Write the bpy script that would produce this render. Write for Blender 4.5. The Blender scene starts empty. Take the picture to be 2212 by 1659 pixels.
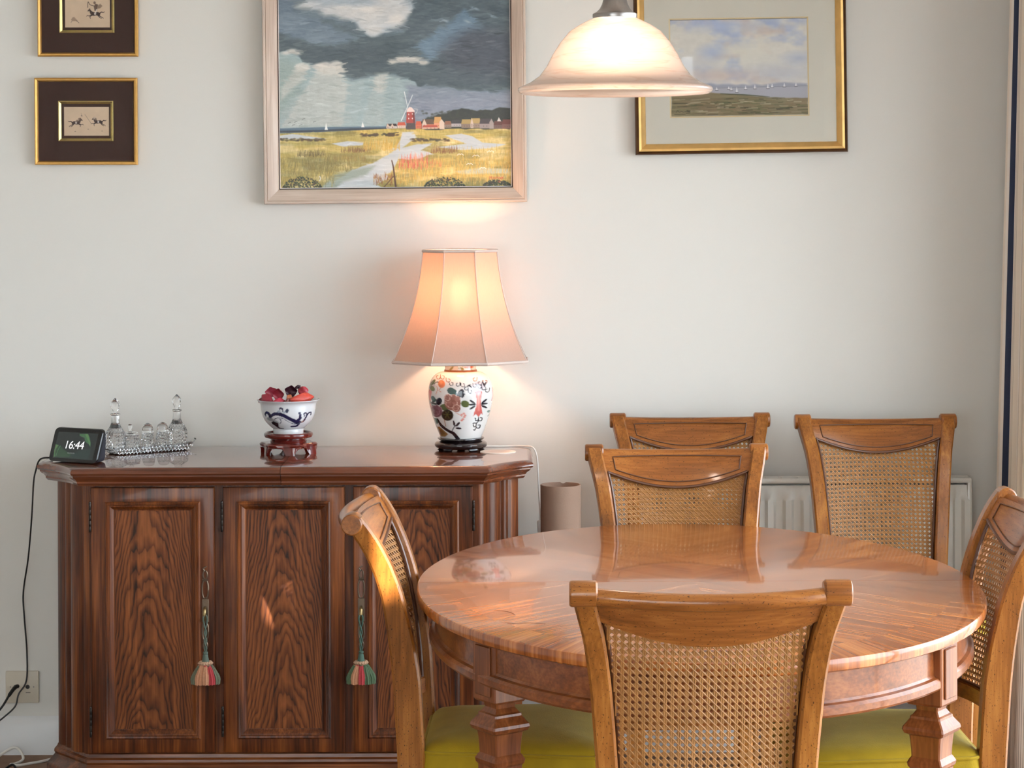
import bpy, bmesh, math, random
import numpy as np
from mathutils import Vector, Matrix

scene = bpy.context.scene
COL = scene.collection
PI = math.pi

# ------------------------------------------------------------------ camera, world, sun, exposure
FPX, EYE, HORIZON = 4920.0, 1.477, 420.0          # focal length (px of a 2212 wide frame), eye height (m)
cam_data = bpy.data.cameras.new("camera")
cam = bpy.data.objects.new("camera", cam_data)
COL.objects.link(cam)
cam_data.sensor_fit = 'HORIZONTAL'
cam_data.sensor_width = 36.0
cam_data.lens = 36.0 * FPX / 2212.0
cam_data.shift_y = -(829.5 - HORIZON) / 2212.0
cam_data.clip_start = 0.05
cam.matrix_world = Matrix.Translation((0, 0, EYE)) @ Matrix.Rotation(PI / 2, 4, 'X') @ Matrix.Rotation(-0.004, 4, 'Z')
scene.camera = cam

world = bpy.data.worlds.new("sky")
scene.world = world
world.use_nodes = True
_bg = world.node_tree.nodes["Background"]
_bg.inputs[0].default_value = (0.79, 0.90, 1.0, 1)
_bg.inputs[1].default_value = 6.2

sun_data = bpy.data.lights.new("sun", 'SUN')
sun_data.energy = 25.0
sun_data.angle = 0.009
sun_data.color = (1.0, 0.90, 0.78)
sun = bpy.data.objects.new("sun", sun_data)
COL.objects.link(sun)
sun.rotation_euler = Vector((-0.22, 0.94, -0.20)).to_track_quat('-Z', 'Y').to_euler()
sun.location = (3, -6, 4)

scene.view_settings.view_transform = 'Standard'
scene.view_settings.look = 'None'
scene.view_settings.exposure = 0.93
scene.view_settings.gamma = 1.0
scene.view_settings.use_curve_mapping = False
scene.cycles.use_denoising = True
scene.cycles.use_light_tree = False
scene.cycles.adaptive_threshold = 0.05
scene.cycles.max_bounces = 8
scene.cycles.diffuse_bounces = 4
scene.cycles.glossy_bounces = 4
scene.cycles.transmission_bounces = 8
scene.cycles.transparent_max_bounces = 12
scene.cycles.sample_clamp_indirect = 6.0
scene.cycles.blur_glossy = 0.4

def portal(loc, rot, sx, sy):
    d = bpy.data.lights.new("window_daylight", 'AREA')
    d.shape = 'RECTANGLE'; d.size = sx; d.size_y = sy
    d.cycles.is_portal = True
    o = bpy.data.objects.new("window_daylight", d)
    COL.objects.link(o); o.location = loc; o.rotation_euler = rot

portal((1.50, 3.6, 1.08), (0, PI / 2, 0), 2.06, 3.9)       # garden doors in the side wall, facing the room
portal((-0.7, -1.26, 1.28), (PI / 2, 0, 0), 2.8, 1.95)       # window behind the viewer

# ------------------------------------------------------------------ helpers
def X(px, Y): return (px - 1106.0) / FPX * Y
def Z(py, Y): return EYE - (py - HORIZON) / FPX * Y

def lin(r, g, b):
    f = lambda v: ((v / 255) / 12.92 if v / 255 <= 0.04045 else ((v / 255 + 0.055) / 1.055) ** 2.4)
    return (f(r), f(g), f(b), 1.0)

WP = {}

class MB:
    """collects geometry in the coordinates of the place (or of the thing, when the thing is at the origin)"""
    def __init__(self): self.v = []; self.f = []; self.uv = None
    def add(self, v, f):
        n = len(self.v); self.v += [tuple(p) for p in v]; self.f += [tuple(i + n for i in q) for q in f]; return self
    def box(self, x0, x1, y0, y1, z0, z1):
        v = [(x, y, z) for x in (x0, x1) for y in (y0, y1) for z in (z0, z1)]
        return self.add(v, [(0, 1, 3, 2), (4, 6, 7, 5), (0, 4, 5, 1), (2, 3, 7, 6), (0, 2, 6, 4), (1, 5, 7, 3)])
    def rbox(self, x0, x1, y0, y1, z0, z1, b, seg=2):
        bm = bmesh.new(); bmesh.ops.create_cube(bm, size=1)
        for p in bm.verts:
            p.co = Vector(((x0 + x1) / 2 + p.co.x * (x1 - x0), (y0 + y1) / 2 + p.co.y * (y1 - y0), (z0 + z1) / 2 + p.co.z * (z1 - z0)))
        bmesh.ops.bevel(bm, geom=bm.edges[:], offset=b, segments=seg, affect='EDGES', profile=0.5)
        bm.verts.index_update()
        self.add([p.co[:] for p in bm.verts], [[q.index for q in f.verts] for f in bm.faces]); bm.free(); return self
    def loft(self, secs, closed=True, cap=True):
        n = len(secs[0]); v = [p for s in secs for p in s]; f = []
        for k in range(len(secs) - 1):
            for i in range(n if closed else n - 1):
                j = (i + 1) % n; f.append((k * n + i, k * n + j, (k + 1) * n + j, (k + 1) * n + i))
        if cap:
            f.append(tuple(range(n - 1, -1, -1))); f.append(tuple(range((len(secs) - 1) * n, len(secs) * n)))
        return self.add(v, f)
    def lathe(self, prof, n=48, c=(0, 0, 0), cap=True, phase=0.0, sx=1.0, sy=1.0):
        secs = [[(c[0] + sx * r * math.cos(phase + 2 * PI * i / n), c[1] + sy * r * math.sin(phase + 2 * PI * i / n), c[2] + z) for i in range(n)] for r, z in prof]
        return self.loft(secs, True, cap)
    def tube(self, pts, r, n=8, cap=True, closed=False):
        pts = [Vector(p) for p in pts]; m = len(pts); rr = r if isinstance(r, (list, tuple)) else [r] * m
        secs = []; nor = None
        for i, p in enumerate(pts):
            a = pts[(i - 1) % m] if (i > 0 or closed) else p; b = pts[(i + 1) % m] if (i < m - 1 or closed) else p
            t = (b - a).normalized() if (b - a).length > 1e-9 else Vector((0, 0, 1))
            if nor is None:
                nor = t.orthogonal().normalized()
            nor = (nor - t * nor.dot(t)); nor = nor.normalized() if nor.length > 1e-6 else t.orthogonal().normalized()
            bi = t.cross(nor)
            secs.append([tuple(p + (nor * math.cos(2 * PI * k / n) + bi * math.sin(2 * PI * k / n)) * rr[i]) for k in range(n)])
        if closed: secs.append(secs[0]); cap = False
        return self.loft(secs, True, cap)
    def prism(self, poly, z0, z1):
        return self.loft([[(x, y, z0) for x, y in poly], [(x, y, z1) for x, y in poly]])
    def build(self, name, mat, parent=None, origin=None, smooth=35):
        """origin: where the object's own origin stands, in place coordinates; None: parent's frame is the frame of the points"""
        o = origin if origin is not None else (WP[parent] if parent in WP else (0, 0, 0))
        o = Vector(o)
        me = bpy.data.meshes.new(name)
        me.from_pydata([(x - o.x, y - o.y, z - o.z) for x, y, z in self.v], [], self.f)
        bm = bmesh.new(); bm.from_mesh(me); bmesh.ops.recalc_face_normals(bm, faces=bm.faces[:]); bm.to_mesh(me); bm.free()
        if smooth:
            me.shade_smooth(); me.set_sharp_from_angle(angle=math.radians(smooth))
        me.materials.append(mat)
        ob = bpy.data.objects.new(name, me); COL.objects.link(ob)
        WP[ob] = o
        if parent is not None:
            ob.parent = parent; ob.location = o - Vector(WP.get(parent, (0, 0, 0)))
        else:
            ob.location = o
        return ob

def tag(o, label=None, cat=None, group=None, kind=None):
    if label: o["label"] = label
    if cat: o["category"] = cat
    if group: o["group"] = group
    if kind: o["kind"] = kind
    return o

def thing(name, label, cat, loc=(0, 0, 0), rotz=0.0, group=None, local=False):
    o = bpy.data.objects.new(name, None); COL.objects.link(o)
    o.empty_display_size = 0.05
    o.location = loc; o.rotation_euler = (0, 0, rotz)
    WP[o] = Vector((0, 0, 0)) if local else Vector(loc)
    return tag(o, label, cat, group)

def dup(root, loc, rotz, label):
    def cp(o, par):
        c = o.copy(); COL.objects.link(c); c.parent = par
        for ch in list(o.children): cp(ch, c)
        return c
    kids = list(root.children)
    r = root.copy(); COL.objects.link(r); r.location = loc; r.rotation_euler = (0, 0, rotz); r["label"] = label
    for ch in kids: cp(ch, r)
    return r

def catmull(pts, n=8):
    pts = [Vector(p) for p in pts]; out = []
    for i in range(len(pts) - 1):
        p0 = pts[max(i - 1, 0)]; p1 = pts[i]; p2 = pts[i + 1]; p3 = pts[min(i + 2, len(pts) - 1)]
        for k in range(n):
            t = k / n
            out.append(0.5 * ((2 * p1) + (p2 - p0) * t + (2 * p0 - 5 * p1 + 4 * p2 - p3) * t * t + (3 * p1 - p0 - 3 * p2 + p3) * t ** 3))
    out.append(pts[-1]); return out

# ------------------------------------------------------------------ materials
def newmat(name):
    m = bpy.data.materials.new(name); m.use_nodes = True
    nt = m.node_tree; b = nt.nodes["Principled BSDF"]
    return m, nt, b

def N(nt, t, **kw):
    n = nt.nodes.new(t)
    for k, v in kw.items(): setattr(n, k, v)
    return n

def L(nt, a, b): nt.links.new(a, b)

def plain(name, col, rough=0.5, metal=0.0, coat=0.0, bump=0.0, bscale=200.0, var=0.0, spec=0.5, vscale=8.0):
    m, nt, b = newmat(name)
    b.inputs["Base Color"].default_value = col; b.inputs["Roughness"].default_value = rough
    b.inputs["Metallic"].default_value = metal; b.inputs["Coat Weight"].default_value = coat
    b.inputs["Specular IOR Level"].default_value = spec
    tc = N(nt, 'ShaderNodeTexCoord')
    if var:
        nz = N(nt, 'ShaderNodeTexNoise'); nz.inputs["Scale"].default_value = vscale; nz.inputs["Detail"].default_value = 4
        L(nt, tc.outputs["Object"], nz.inputs["Vector"])
        mr = N(nt, 'ShaderNodeMapRange'); mr.inputs[3].default_value = 1 - var; mr.inputs[4].default_value = 1 + var
        L(nt, nz.outputs[0], mr.inputs[0])
        mx = N(nt, 'ShaderNodeVectorMath', operation='SCALE'); mx.inputs[0].default_value = col[:3]
        L(nt, mr.outputs[0], mx.inputs["Scale"]); L(nt, mx.outputs[0], b.inputs["Base Color"])
    if bump:
        nz = N(nt, 'ShaderNodeTexNoise'); nz.inputs["Scale"].default_value = bscale; nz.inputs["Detail"].default_value = 3
        L(nt, tc.outputs["Object"], nz.inputs["Vector"])
        bp = N(nt, 'ShaderNodeBump'); bp.inputs["Strength"].default_value = bump; bp.inputs["Distance"].default_value = 0.002
        L(nt, nz.outputs[0], bp.inputs["Height"]); L(nt, bp.outputs[0], b.inputs["Normal"])
    return m

def ramp(nt, fac, stops, interp='LINEAR'):
    r = N(nt, 'ShaderNodeValToRGB'); cr = r.color_ramp; cr.interpolation = interp
    while len(cr.elements) < len(stops): cr.elements.new(0.5)
    for e, (p, c) in zip(cr.elements, stops): e.position = p; e.color = c
    L(nt, fac, r.inputs[0]); return r

def math_(nt, op, a, b=None, c=None):
    n = N(nt, 'ShaderNodeMath', operation=op)
    for i, v in enumerate((a, b, c)):
        if v is None: continue
        if isinstance(v, (int, float)): n.inputs[i].default_value = v
        else: L(nt, v, n.inputs[i])
    return n.outputs[0]

def mix_(nt, fac, a, b, blend='MIX'):
    n = N(nt, 'ShaderNodeMix', data_type='RGBA', blend_type=blend)
    for s, v in ((n.inputs[0], fac), (n.inputs[6], a), (n.inputs[7], b)):
        if isinstance(v, (int, float)): s.default_value = v
        elif isinstance(v, tuple): s.default_value = v
        else: L(nt, v, s)
    return n.outputs[2]

def wood(name, dark, mid, light, along='Z', rough=0.3, coat=0.3, coat_rough=0.1, fleck=0.0, figure=None, freq=1.0, contrast=1.0):
    m, nt, b = newmat(name)
    tc = N(nt, 'ShaderNodeTexCoord'); oi = N(nt, 'ShaderNodeObjectInfo')
    off = N(nt, 'ShaderNodeVectorMath', operation='MULTIPLY_ADD')
    rv = N(nt, 'ShaderNodeCombineXYZ')
    for i in range(3): L(nt, oi.outputs["Random"], rv.inputs[i])
    L(nt, rv.outputs[0], off.inputs[0]); off.inputs[1].default_value = (3.1, 7.7, 5.3); L(nt, tc.outputs["Object"], off.inputs[2])
    src = off.outputs[0]
    if figure == 'quarter':      # four-way matched veneer with a cross-banded rim
        sp = N(nt, 'ShaderNodeSeparateXYZ'); L(nt, tc.outputs["Object"], sp.inputs[0])
        ax = math_(nt, 'ABSOLUTE', sp.outputs[0]); ay = math_(nt, 'ABSOLUTE', sp.outputs[1])
        al = math_(nt, 'ADD', ax, ay); ac = math_(nt, 'SUBTRACT', ax, ay)
        el = N(nt, 'ShaderNodeVectorMath', operation='MULTIPLY'); el.inputs[1].default_value = (1, .714, 0); L(nt, tc.outputs["Object"], el.inputs[0])
        rad = N(nt, 'ShaderNodeVectorMath', operation='LENGTH'); L(nt, el.outputs[0], rad.inputs[0])
        ang = math_(nt, 'ARCTAN2', sp.outputs[1], sp.outputs[0])
        rim = math_(nt, 'GREATER_THAN', rad.outputs["Value"], 0.462)
        sgx = math_(nt, 'MULTIPLY', math_(nt, 'GREATER_THAN', sp.outputs[0], 0.0), 3.3)
        sgy = math_(nt, 'MULTIPLY', math_(nt, 'GREATER_THAN', sp.outputs[1], 0.0), 7.1)
        u = math_(nt, 'MULTIPLY_ADD', math_(nt, 'SUBTRACT', math_(nt, 'MULTIPLY', rad.outputs["Value"], 0.7), al), rim, al)
        w = math_(nt, 'MULTIPLY_ADD', math_(nt, 'SUBTRACT', math_(nt, 'MULTIPLY', ang, 0.6), ac), rim, ac)
        cb = N(nt, 'ShaderNodeCombineXYZ'); L(nt, u, cb.inputs[0]); L(nt, w, cb.inputs[1])
        L(nt, math_(nt, 'ADD', sgx, sgy), cb.inputs[2]); src = cb.outputs[0]; along = 'X'
    k = {'X': (1, 12, 12), 'Y': (12, 1, 12), 'Z': (12, 12, 1)}[along]
    def noise(mult, sc, det=4, dist=0.0):
        mp = N(nt, 'ShaderNodeMapping'); mp.inputs["Scale"].default_value = tuple(v if v == 1 else v * mult for v in k)
        L(nt, src, mp.inputs["Vector"])
        nz = N(nt, 'ShaderNodeTexNoise'); nz.inputs["Scale"].default_value = sc * freq; nz.inputs["Detail"].default_value = det
        nz.inputs["Distortion"].default_value = dist
        L(nt, mp.outputs[0], nz.inputs["Vector"]); return nz.outputs[0]
    n1 = noise(1.0, 2.2, 4, 0.8); n2 = noise(3.0, 6.0, 3)
    fac = math_(nt, 'ADD', math_(nt, 'MULTIPLY', n1, 0.62), math_(nt, 'MULTIPLY', n2, 0.38))
    if figure == 'cathedral':
        sp = N(nt, 'ShaderNodeSeparateXYZ'); L(nt, tc.outputs["Object"], sp.inputs[0])
        mp = N(nt, 'ShaderNodeMapping'); mp.inputs["Scale"].default_value = (16, 16, 4); L(nt, src, mp.inputs["Vector"])
        wz = N(nt, 'ShaderNodeTexNoise'); wz.inputs["Scale"].default_value = 1.0; wz.inputs["Detail"].default_value = 3
        L(nt, mp.outputs[0], wz.inputs["Vector"])
        mp2 = N(nt, 'ShaderNodeMapping'); mp2.inputs["Scale"].default_value = (60, 60, 22); L(nt, src, mp2.inputs["Vector"])
        wz2 = N(nt, 'ShaderNodeTexNoise'); wz2.inputs["Scale"].default_value = 1.0; L(nt, mp2.outputs[0], wz2.inputs["Vector"])
        cx = math_(nt, 'SUBTRACT', sp.outputs[0], math_(nt, 'MULTIPLY_ADD', oi.outputs["Random"], 0.05, -0.025))
        x2 = math_(nt, 'MULTIPLY', math_(nt, 'MULTIPLY', cx, cx), 44.0)
        ph = math_(nt, 'ADD', math_(nt, 'ADD', sp.outputs[2], x2), math_(nt, 'ADD', math_(nt, 'MULTIPLY', wz.outputs[0], 0.34), math_(nt, 'MULTIPLY', wz2.outputs[0], 0.032)))
        fr = math_(nt, 'FRACT', math_(nt, 'MULTIPLY', ph, 20.0))
        st = ramp(nt, fr, [(0.0, (0.02,) * 3 + (1,)), (0.22, (0.40,) * 3 + (1,)), (0.55, (0.85,) * 3 + (1,)), (0.9, (0.6,) * 3 + (1,)), (1.0, (0.05,) * 3 + (1,))])
        fac = math_(nt, 'ADD', math_(nt, 'MULTIPLY', fac, 0.74), math_(nt, 'MULTIPLY', st.outputs[0], 0.24))
    lo, hi = 0.5 - 0.22 / contrast, 0.5 + 0.22 / contrast
    cr = ramp(nt, fac, [(lo, dark), (0.5, mid), (hi, light)])
    colr = cr.outputs[0]
    if fleck:
        mp = N(nt, 'ShaderNodeMapping'); mp.inputs["Scale"].default_value = {'X': (230, 460, 460), 'Y': (460, 230, 460), 'Z': (460, 460, 230)}[along]
        L(nt, src, mp.inputs["Vector"])
        nz = N(nt, 'ShaderNodeTexNoise'); nz.inputs["Scale"].default_value = 1.0; nz.inputs["Detail"].default_value = 2
        L(nt, mp.outputs[0], nz.inputs["Vector"])
        fl = ramp(nt, nz.outputs[0], [(0.64, (0, 0, 0, 1)), (0.70, (fleck,) * 3 + (1,))])
        colr = mix_(nt, fl.outputs[0], colr, (dark[0] * 0.25, dark[1] * 0.22, dark[2] * 0.2, 1))
    L(nt, colr, b.inputs["Base Color"])
    b.inputs["Roughness"].default_value = rough; b.inputs["Coat Weight"].default_value = coat; b.inputs["Coat Roughness"].default_value = coat_rough
    b.inputs["Specular IOR Level"].default_value = 0.28
    bp = N(nt, 'ShaderNodeBump'); bp.inputs["Strength"].default_value = 0.12; bp.inputs["Distance"].default_value = 0.001
    L(nt, n2, bp.inputs["Height"]); L(nt, bp.outputs[0], b.inputs["Normal"])
    return m

def painted(name, rough=0.5, coat=0.0, bump=0.0, emit=0.0):
    """colour comes from the paint laid on the mesh (colour attribute)"""
    m, nt, b = newmat(name)
    at = N(nt, 'ShaderNodeAttribute', attribute_name='paint')
    L(nt, at.outputs["Color"], b.inputs["Base Color"]); b.inputs["Roughness"].default_value = rough; b.inputs["Coat Weight"].default_value = coat
    b.inputs["Coat Roughness"].default_value = 0.05
    if emit:
        L(nt, at.outputs["Color"], b.inputs["Emission Color"]); b.inputs["Emission Strength"].default_value = emit
    if bump:
        tc = N(nt, 'ShaderNodeTexCoord'); nz = N(nt, 'ShaderNodeTexNoise'); nz.inputs["Scale"].default_value = 260; nz.inputs["Detail"].default_value = 3
        L(nt, tc.outputs["Object"], nz.inputs["Vector"])
        bp = N(nt, 'ShaderNodeBump'); bp.inputs["Strength"].default_value = bump; bp.inputs["Distance"].default_value = 0.001
        L(nt, nz.outputs[0], bp.inputs["Height"]); L(nt, bp.outputs[0], b.inputs["Normal"])
    return m

def pane_glass(name, refl=1.0, tint=(1, 1, 1, 1)):
    m = bpy.data.materials.new(name); m.use_nodes = True; nt = m.node_tree; nt.nodes.clear()
    out = N(nt, 'ShaderNodeOutputMaterial'); tr = N(nt, 'ShaderNodeBsdfTransparent'); gl = N(nt, 'ShaderNodeBsdfGlossy'); fr = N(nt, 'ShaderNodeFresnel')
    tr.inputs[0].default_value = tint; gl.inputs["Roughness"].default_value = 0.0; fr.inputs[0].default_value = 1.45
    mx = N(nt, 'ShaderNodeMixShader'); L(nt, math_(nt, 'MULTIPLY', fr.outputs[0], refl), mx.inputs[0]); L(nt, tr.outputs[0], mx.inputs[1]); L(nt, gl.outputs[0], mx.inputs[2]); L(nt, mx.outputs[0], out.inputs[0])
    return m

M = {}
M['wall'] = plain("wall_paint", lin(223, 220, 213), 0.75, bump=0.05, bscale=350)
M['white_paint'] = plain("white_gloss_paint", lin(226, 226, 226), 0.35, bump=0.02, bscale=60)
M['ceiling'] = plain("ceiling_paint", lin(240, 238, 234), 0.8, bump=0.03, bscale=200)
M['carpet'] = plain("floor_brown_weave", lin(140, 110, 88), 0.9, bump=0.5, bscale=900, var=0.2, vscale=40)
M['paving'] = plain("garden_paving", lin(160, 156, 148), 0.9, bump=0.3, bscale=60, var=0.15)
M['sb'] = wood("sideboard_wood_vertical", lin(34, 13, 4), lin(92, 44, 16), lin(140, 78, 34), 'Z', 0.38, 0.22, 0.12, contrast=1.35)
M['sb_x'] = wood("sideboard_wood_level", lin(36, 15, 5), lin(90, 44, 17), lin(138, 78, 36), 'X', 0.38, 0.25, 0.12, contrast=1.3)
M['sb_top'] = wood("sideboard_polished_top", lin(70, 32, 17), lin(104, 52, 28), lin(132, 72, 40), 'X', 0.22, 1.0, 0.035, freq=0.8)
M['sb_panel'] = wood("sideboard_figured_veneer", lin(38, 15, 5), lin(106, 54, 22), lin(146, 84, 38), 'Z', 0.42, 0.15, 0.15, figure='cathedral', contrast=1.25)
M['table_top'] = wood("table_matched_veneer", lin(112, 55, 20), lin(164, 90, 38), lin(208, 130, 64), 'X', 0.25, 0.6, 0.05, figure='quarter', contrast=1.3)
M['table'] = wood("table_wood", lin(80, 38, 14), lin(128, 68, 30), lin(162, 98, 50), 'X', 0.32, 0.35, 0.1)
M['table_z'] = wood("table_wood_vertical", lin(80, 38, 15), lin(124, 67, 32), lin(160, 98, 52), 'Z', 0.36, 0.25, 0.12)
M['chair'] = wood("chair_wood_vertical", lin(100, 54, 16), lin(146, 88, 32), lin(182, 120, 54), 'Z', 0.32, 0.32, 0.1, fleck=0.9)
M['chair_x'] = wood("chair_wood_level", lin(96, 50, 16), lin(142, 83, 32), lin(176, 112, 52), 'X', 0.3, 0.38, 0.08, fleck=0.85)
M['chair_dark'] = plain("chair_dark_wood", lin(88, 50, 26), 0.45, coat=0.3)  # same brown wood made darker, for bead lines and curtain fittings
M['cane'] = plain("woven_cane", lin(160, 108, 52), 0.5, var=0.3, vscale=60, coat=0.15)
# ------------------------------------------------------------------ the room
YW, XR, XL, YR, HC = 6.037, 1.42, -3.2, -1.2, 2.42      # back wall, right wall, left wall, wall behind the viewer, ceiling
def struct(name, mb, mat, **k): return tag(mb.build(name, mat, **k), kind='structure')

struct('floor', MB().box(XL, XR, YR, YW, -0.05, 0), M['carpet'], smooth=0)
struct('ceiling', MB().box(XL - .2, XR + .2, YR - .2, YW + .2, HC, HC + .1), M['ceiling'], smooth=0)
struct('wall_back', MB().box(XL - .2, XR + .2, YW, YW + .2, -0.05, HC), M['wall'], smooth=0)
struct('wall_left', MB().box(XL - .2, XL, YR - .2, YW, -0.05, HC), M['wall'], smooth=0)
DY0, DY1, DZ = 1.68, 5.55, 2.12                         # garden-door opening in the right wall
struct('wall_right', MB().box(XR, XR + .2, DY1, YW, -0.05, HC).box(XR, XR + .2, YR, DY0, -0.05, HC).box(XR, XR + .2, DY0, DY1, DZ, HC), M['wall'], smooth=0)
WX0, WX1, WZ0, WZ1 = -2.1, 0.7, 0.3, 2.25                # window behind the viewer
TX0, TX1, TZ0, TZ1 = 0.994, 1.068, 1.885, 2.06             # small opening behind the viewer, sized so the sunbeam lands on one chair
struct('wall_rear', MB().box(XL - .2, WX0, YR - .2, YR, -0.05, HC).box(WX0, WX1, YR - .2, YR, -0.05, WZ0).box(WX0, WX1, YR - .2, YR, WZ1, HC)
       .box(WX1, TX0, YR - .2, YR, -0.05, HC).box(TX0, TX1, YR - .2, YR, -0.05, TZ0).box(TX0, TX1, YR - .2, YR, TZ1, HC).box(TX1, XR + .2, YR - .2, YR, -0.05, HC), M['wall'], smooth=0)
struct('wall_sunblock_side', MB().box(XR + .2, 3.4, YR - .2, YR, -0.2, 3.7), M['paving'], smooth=0)      # unseen wall added to keep the sun out of the garden doors
struct('wall_sunblock_rear', MB().box(-3.4, 2.45, -8.2, -8.0, -0.2, 3.95), M['ceiling'], smooth=0)      # added out of view to block the sun from the window behind the viewer
struct('garden_ground', MB().box(-14, 14, -14, 14, -0.25, -0.12), M['paving'], smooth=0)
M['pane'] = pane_glass("window_pane_glass", 0.6)

def window(name, axis, a0, a1, z0, z1, p, nm):
    """white frame in an opening; axis 'x': opening runs along x at y=p; 'y': along y at x=p"""
    def bx(mb, u0, u1, v0, v1, d): return mb.rbox(u0, u1, p - d, p + d, v0, v1, .004) if axis == 'x' else mb.rbox(p - d, p + d, u0, u1, v0, v1, .004)
    w = tag(bx(MB(), a0, a1, z0, z0 + .05, .03).build(name, M['white_paint']), kind='structure')
    bx(MB(), a0, a1, z1 - .05, z1, .03).build('frame_rail', M['white_paint'], w)
    step = (a1 - a0) / nm
    for i in range(nm + 1):
        u = min(max(a0 + i * step, a0 + .025), a1 - .025)
        bx(MB(), u - .025, u + .025, z0, z1, .028).build('frame_stile', M['white_paint'], w)
    for i in range(nm):
        bx(MB(), a0 + i * step + .02, a0 + (i + 1) * step - .02, z0 + .04, z1 - .04, .0 + .0025).build('window_pane', M['pane'], w)
window('window_1', 'y', DY0, DY1, 0.0, DZ, XR + .1, 4)
window('window_2', 'x', WX0, WX1, WZ0, WZ1, YR - .1, 4)

sk = MB()
prof = [(0, 0), (.016, 0), (.016, .078), (.012, .088), (.006, .096), (0, .1)]
sk.loft([[(x, YW - d, z) for d, z in prof] for x in (XL, XR)])
struct('baseboard_back', sk, M['white_paint'])
sk = MB().loft([[(XL + d, y, z) for d, z in prof] for y in (YR, YW)])
struct('baseboard_left', sk, M['white_paint'])

# ------------------------------------------------------------------ radiator
M['radiator'] = plain("radiator_enamel", lin(232, 230, 222), 0.3, coat=0.3)
rad = thing('radiator', 'white ribbed panel radiator on the wall behind the chairs', 'radiator', (0.79, YW - .06, 0.13))
RYf = YW - .095
RX0, RX1, RZ0, RZ1 = 0.40, X(2098, RYf), 0.13, Z(1036, RYf)
pts = []
x = RX0 + .012; pitch = 0.0467
while x < RX1 - .03:
    pts += [(x, 0), (x + .012, 0), (x + .019, -.011), (x + .034, -.011), (x + .0415, 0)]; x += pitch
pts.append((RX1 - .006, 0))
fp = MB(); secs = []
for z, k in ((RZ0 + .012, 0), (RZ0 + .05, 0), (RZ0 + .068, .8), (RZ0 + .075, 1), (RZ1 - .062, 1), (RZ1 - .054, .8), (RZ1 - .036, 0), (RZ1 - .02, 0)):
    secs.append([(RX0 + .006, RYf + .004, z)] + [(px, RYf + .012 + dy * k, z) for px, dy in pts])
fp.loft(secs, closed=False, cap=False)
bk = [[(a, b + .006, c) for a, b, c in s] for s in secs]
fp.loft(bk, closed=False, cap=False)
fp.build('front_panel', M['radiator'], rad)
MB().rbox(RX0 + .004, RX1 - .004, RYf + .045, RYf + .052, RZ0 + .01, RZ1 - .02, .002).build('back_panel', M['radiator'], rad)
tg = MB().rbox(RX0, RX1, RYf, RYf + .012, RZ1 - .014, RZ1, .005).rbox(RX0, RX1, RYf + .045, RYf + .055, RZ1 - .014, RZ1, .004)
x = RX0 + .01
tg.build('top_rail', M['radiator'], rad)
gr = MB().box(RX0 + .004, RX1 - .004, RYf + .012, RYf + .046, RZ1 - .012, RZ1 - .008)
gr.build('grille_shade_sheet', plain("grille_shadow_grey", lin(150, 148, 140), 0.6), rad)  # grey sheet standing in for the shade below the grille bars
while x < RX1 - .05:
    MB().rbox(x, x + .034, RYf + .008, RYf + .05, RZ1 - .006, RZ1 - .001, .001, 1).build('grille_bar', M['radiator'], rad); x += .042
for xs in (RX0, RX1 - .012):
    MB().rbox(xs, xs + .012, RYf + .002, RYf + .055, RZ0, RZ1 - .003, .004).build('side_panel', M['radiator'], rad)
for xs in (RX0 + .06, RX1 - .06):
    MB().box(xs - .015, xs + .015, RYf + .05, YW, RZ0 + .1, RZ1 - .1).build('wall_bracket', M['radiator'], rad)
    MB().tube([(xs, RYf + .03, RZ0 + .02), (xs, RYf + .03, 0.0)], .0075, 10).build('pipe', M['radiator'], rad)

# ------------------------------------------------------------------ curtain on the right
def curtain_mat():
    m, nt, b = newmat("striped_curtain_cloth")
    uv = N(nt, 'ShaderNodeUVMap'); uv.uv_map = 'cloth'
    sp = N(nt, 'ShaderNodeSeparateXYZ'); L(nt, uv.outputs[0], sp.inputs[0])
    fr = math_(nt, 'FRACT', math_(nt, 'DIVIDE', sp.outputs[0], 0.145))
    cream, grey, navy, blue = lin(222, 208, 192), lin(150, 134, 122), lin(38, 48, 74), lin(84, 92, 118)
    st = [(0, cream)]
    for i in range(11):
        p = 0.03 + i * 0.042; st += [(p, grey), (p + .011, cream)]
    st = st[:15]
    a = ramp(nt, fr, st[:23], 'CONSTANT')
    c = ramp(nt, fr, [(0, cream), (.52, lin(226, 216, 206)), (.60, navy), (.74, lin(226, 216, 206)), (.83, blue), (.87, cream), (.90, grey), (.915, cream), (.95, grey), (.965, cream)], 'CONSTANT')
    sel = math_(nt, 'LESS_THAN', fr, 0.5)
    L(nt, mix_(nt, sel, c.outputs[0], a.outputs[0]), b.inputs["Base Color"])
    b.inputs["Roughness"].default_value = 0.9
    b.inputs["Sheen Weight"].default_value = 0.2
    return m
M['curtain'] = curtain_mat()
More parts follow.
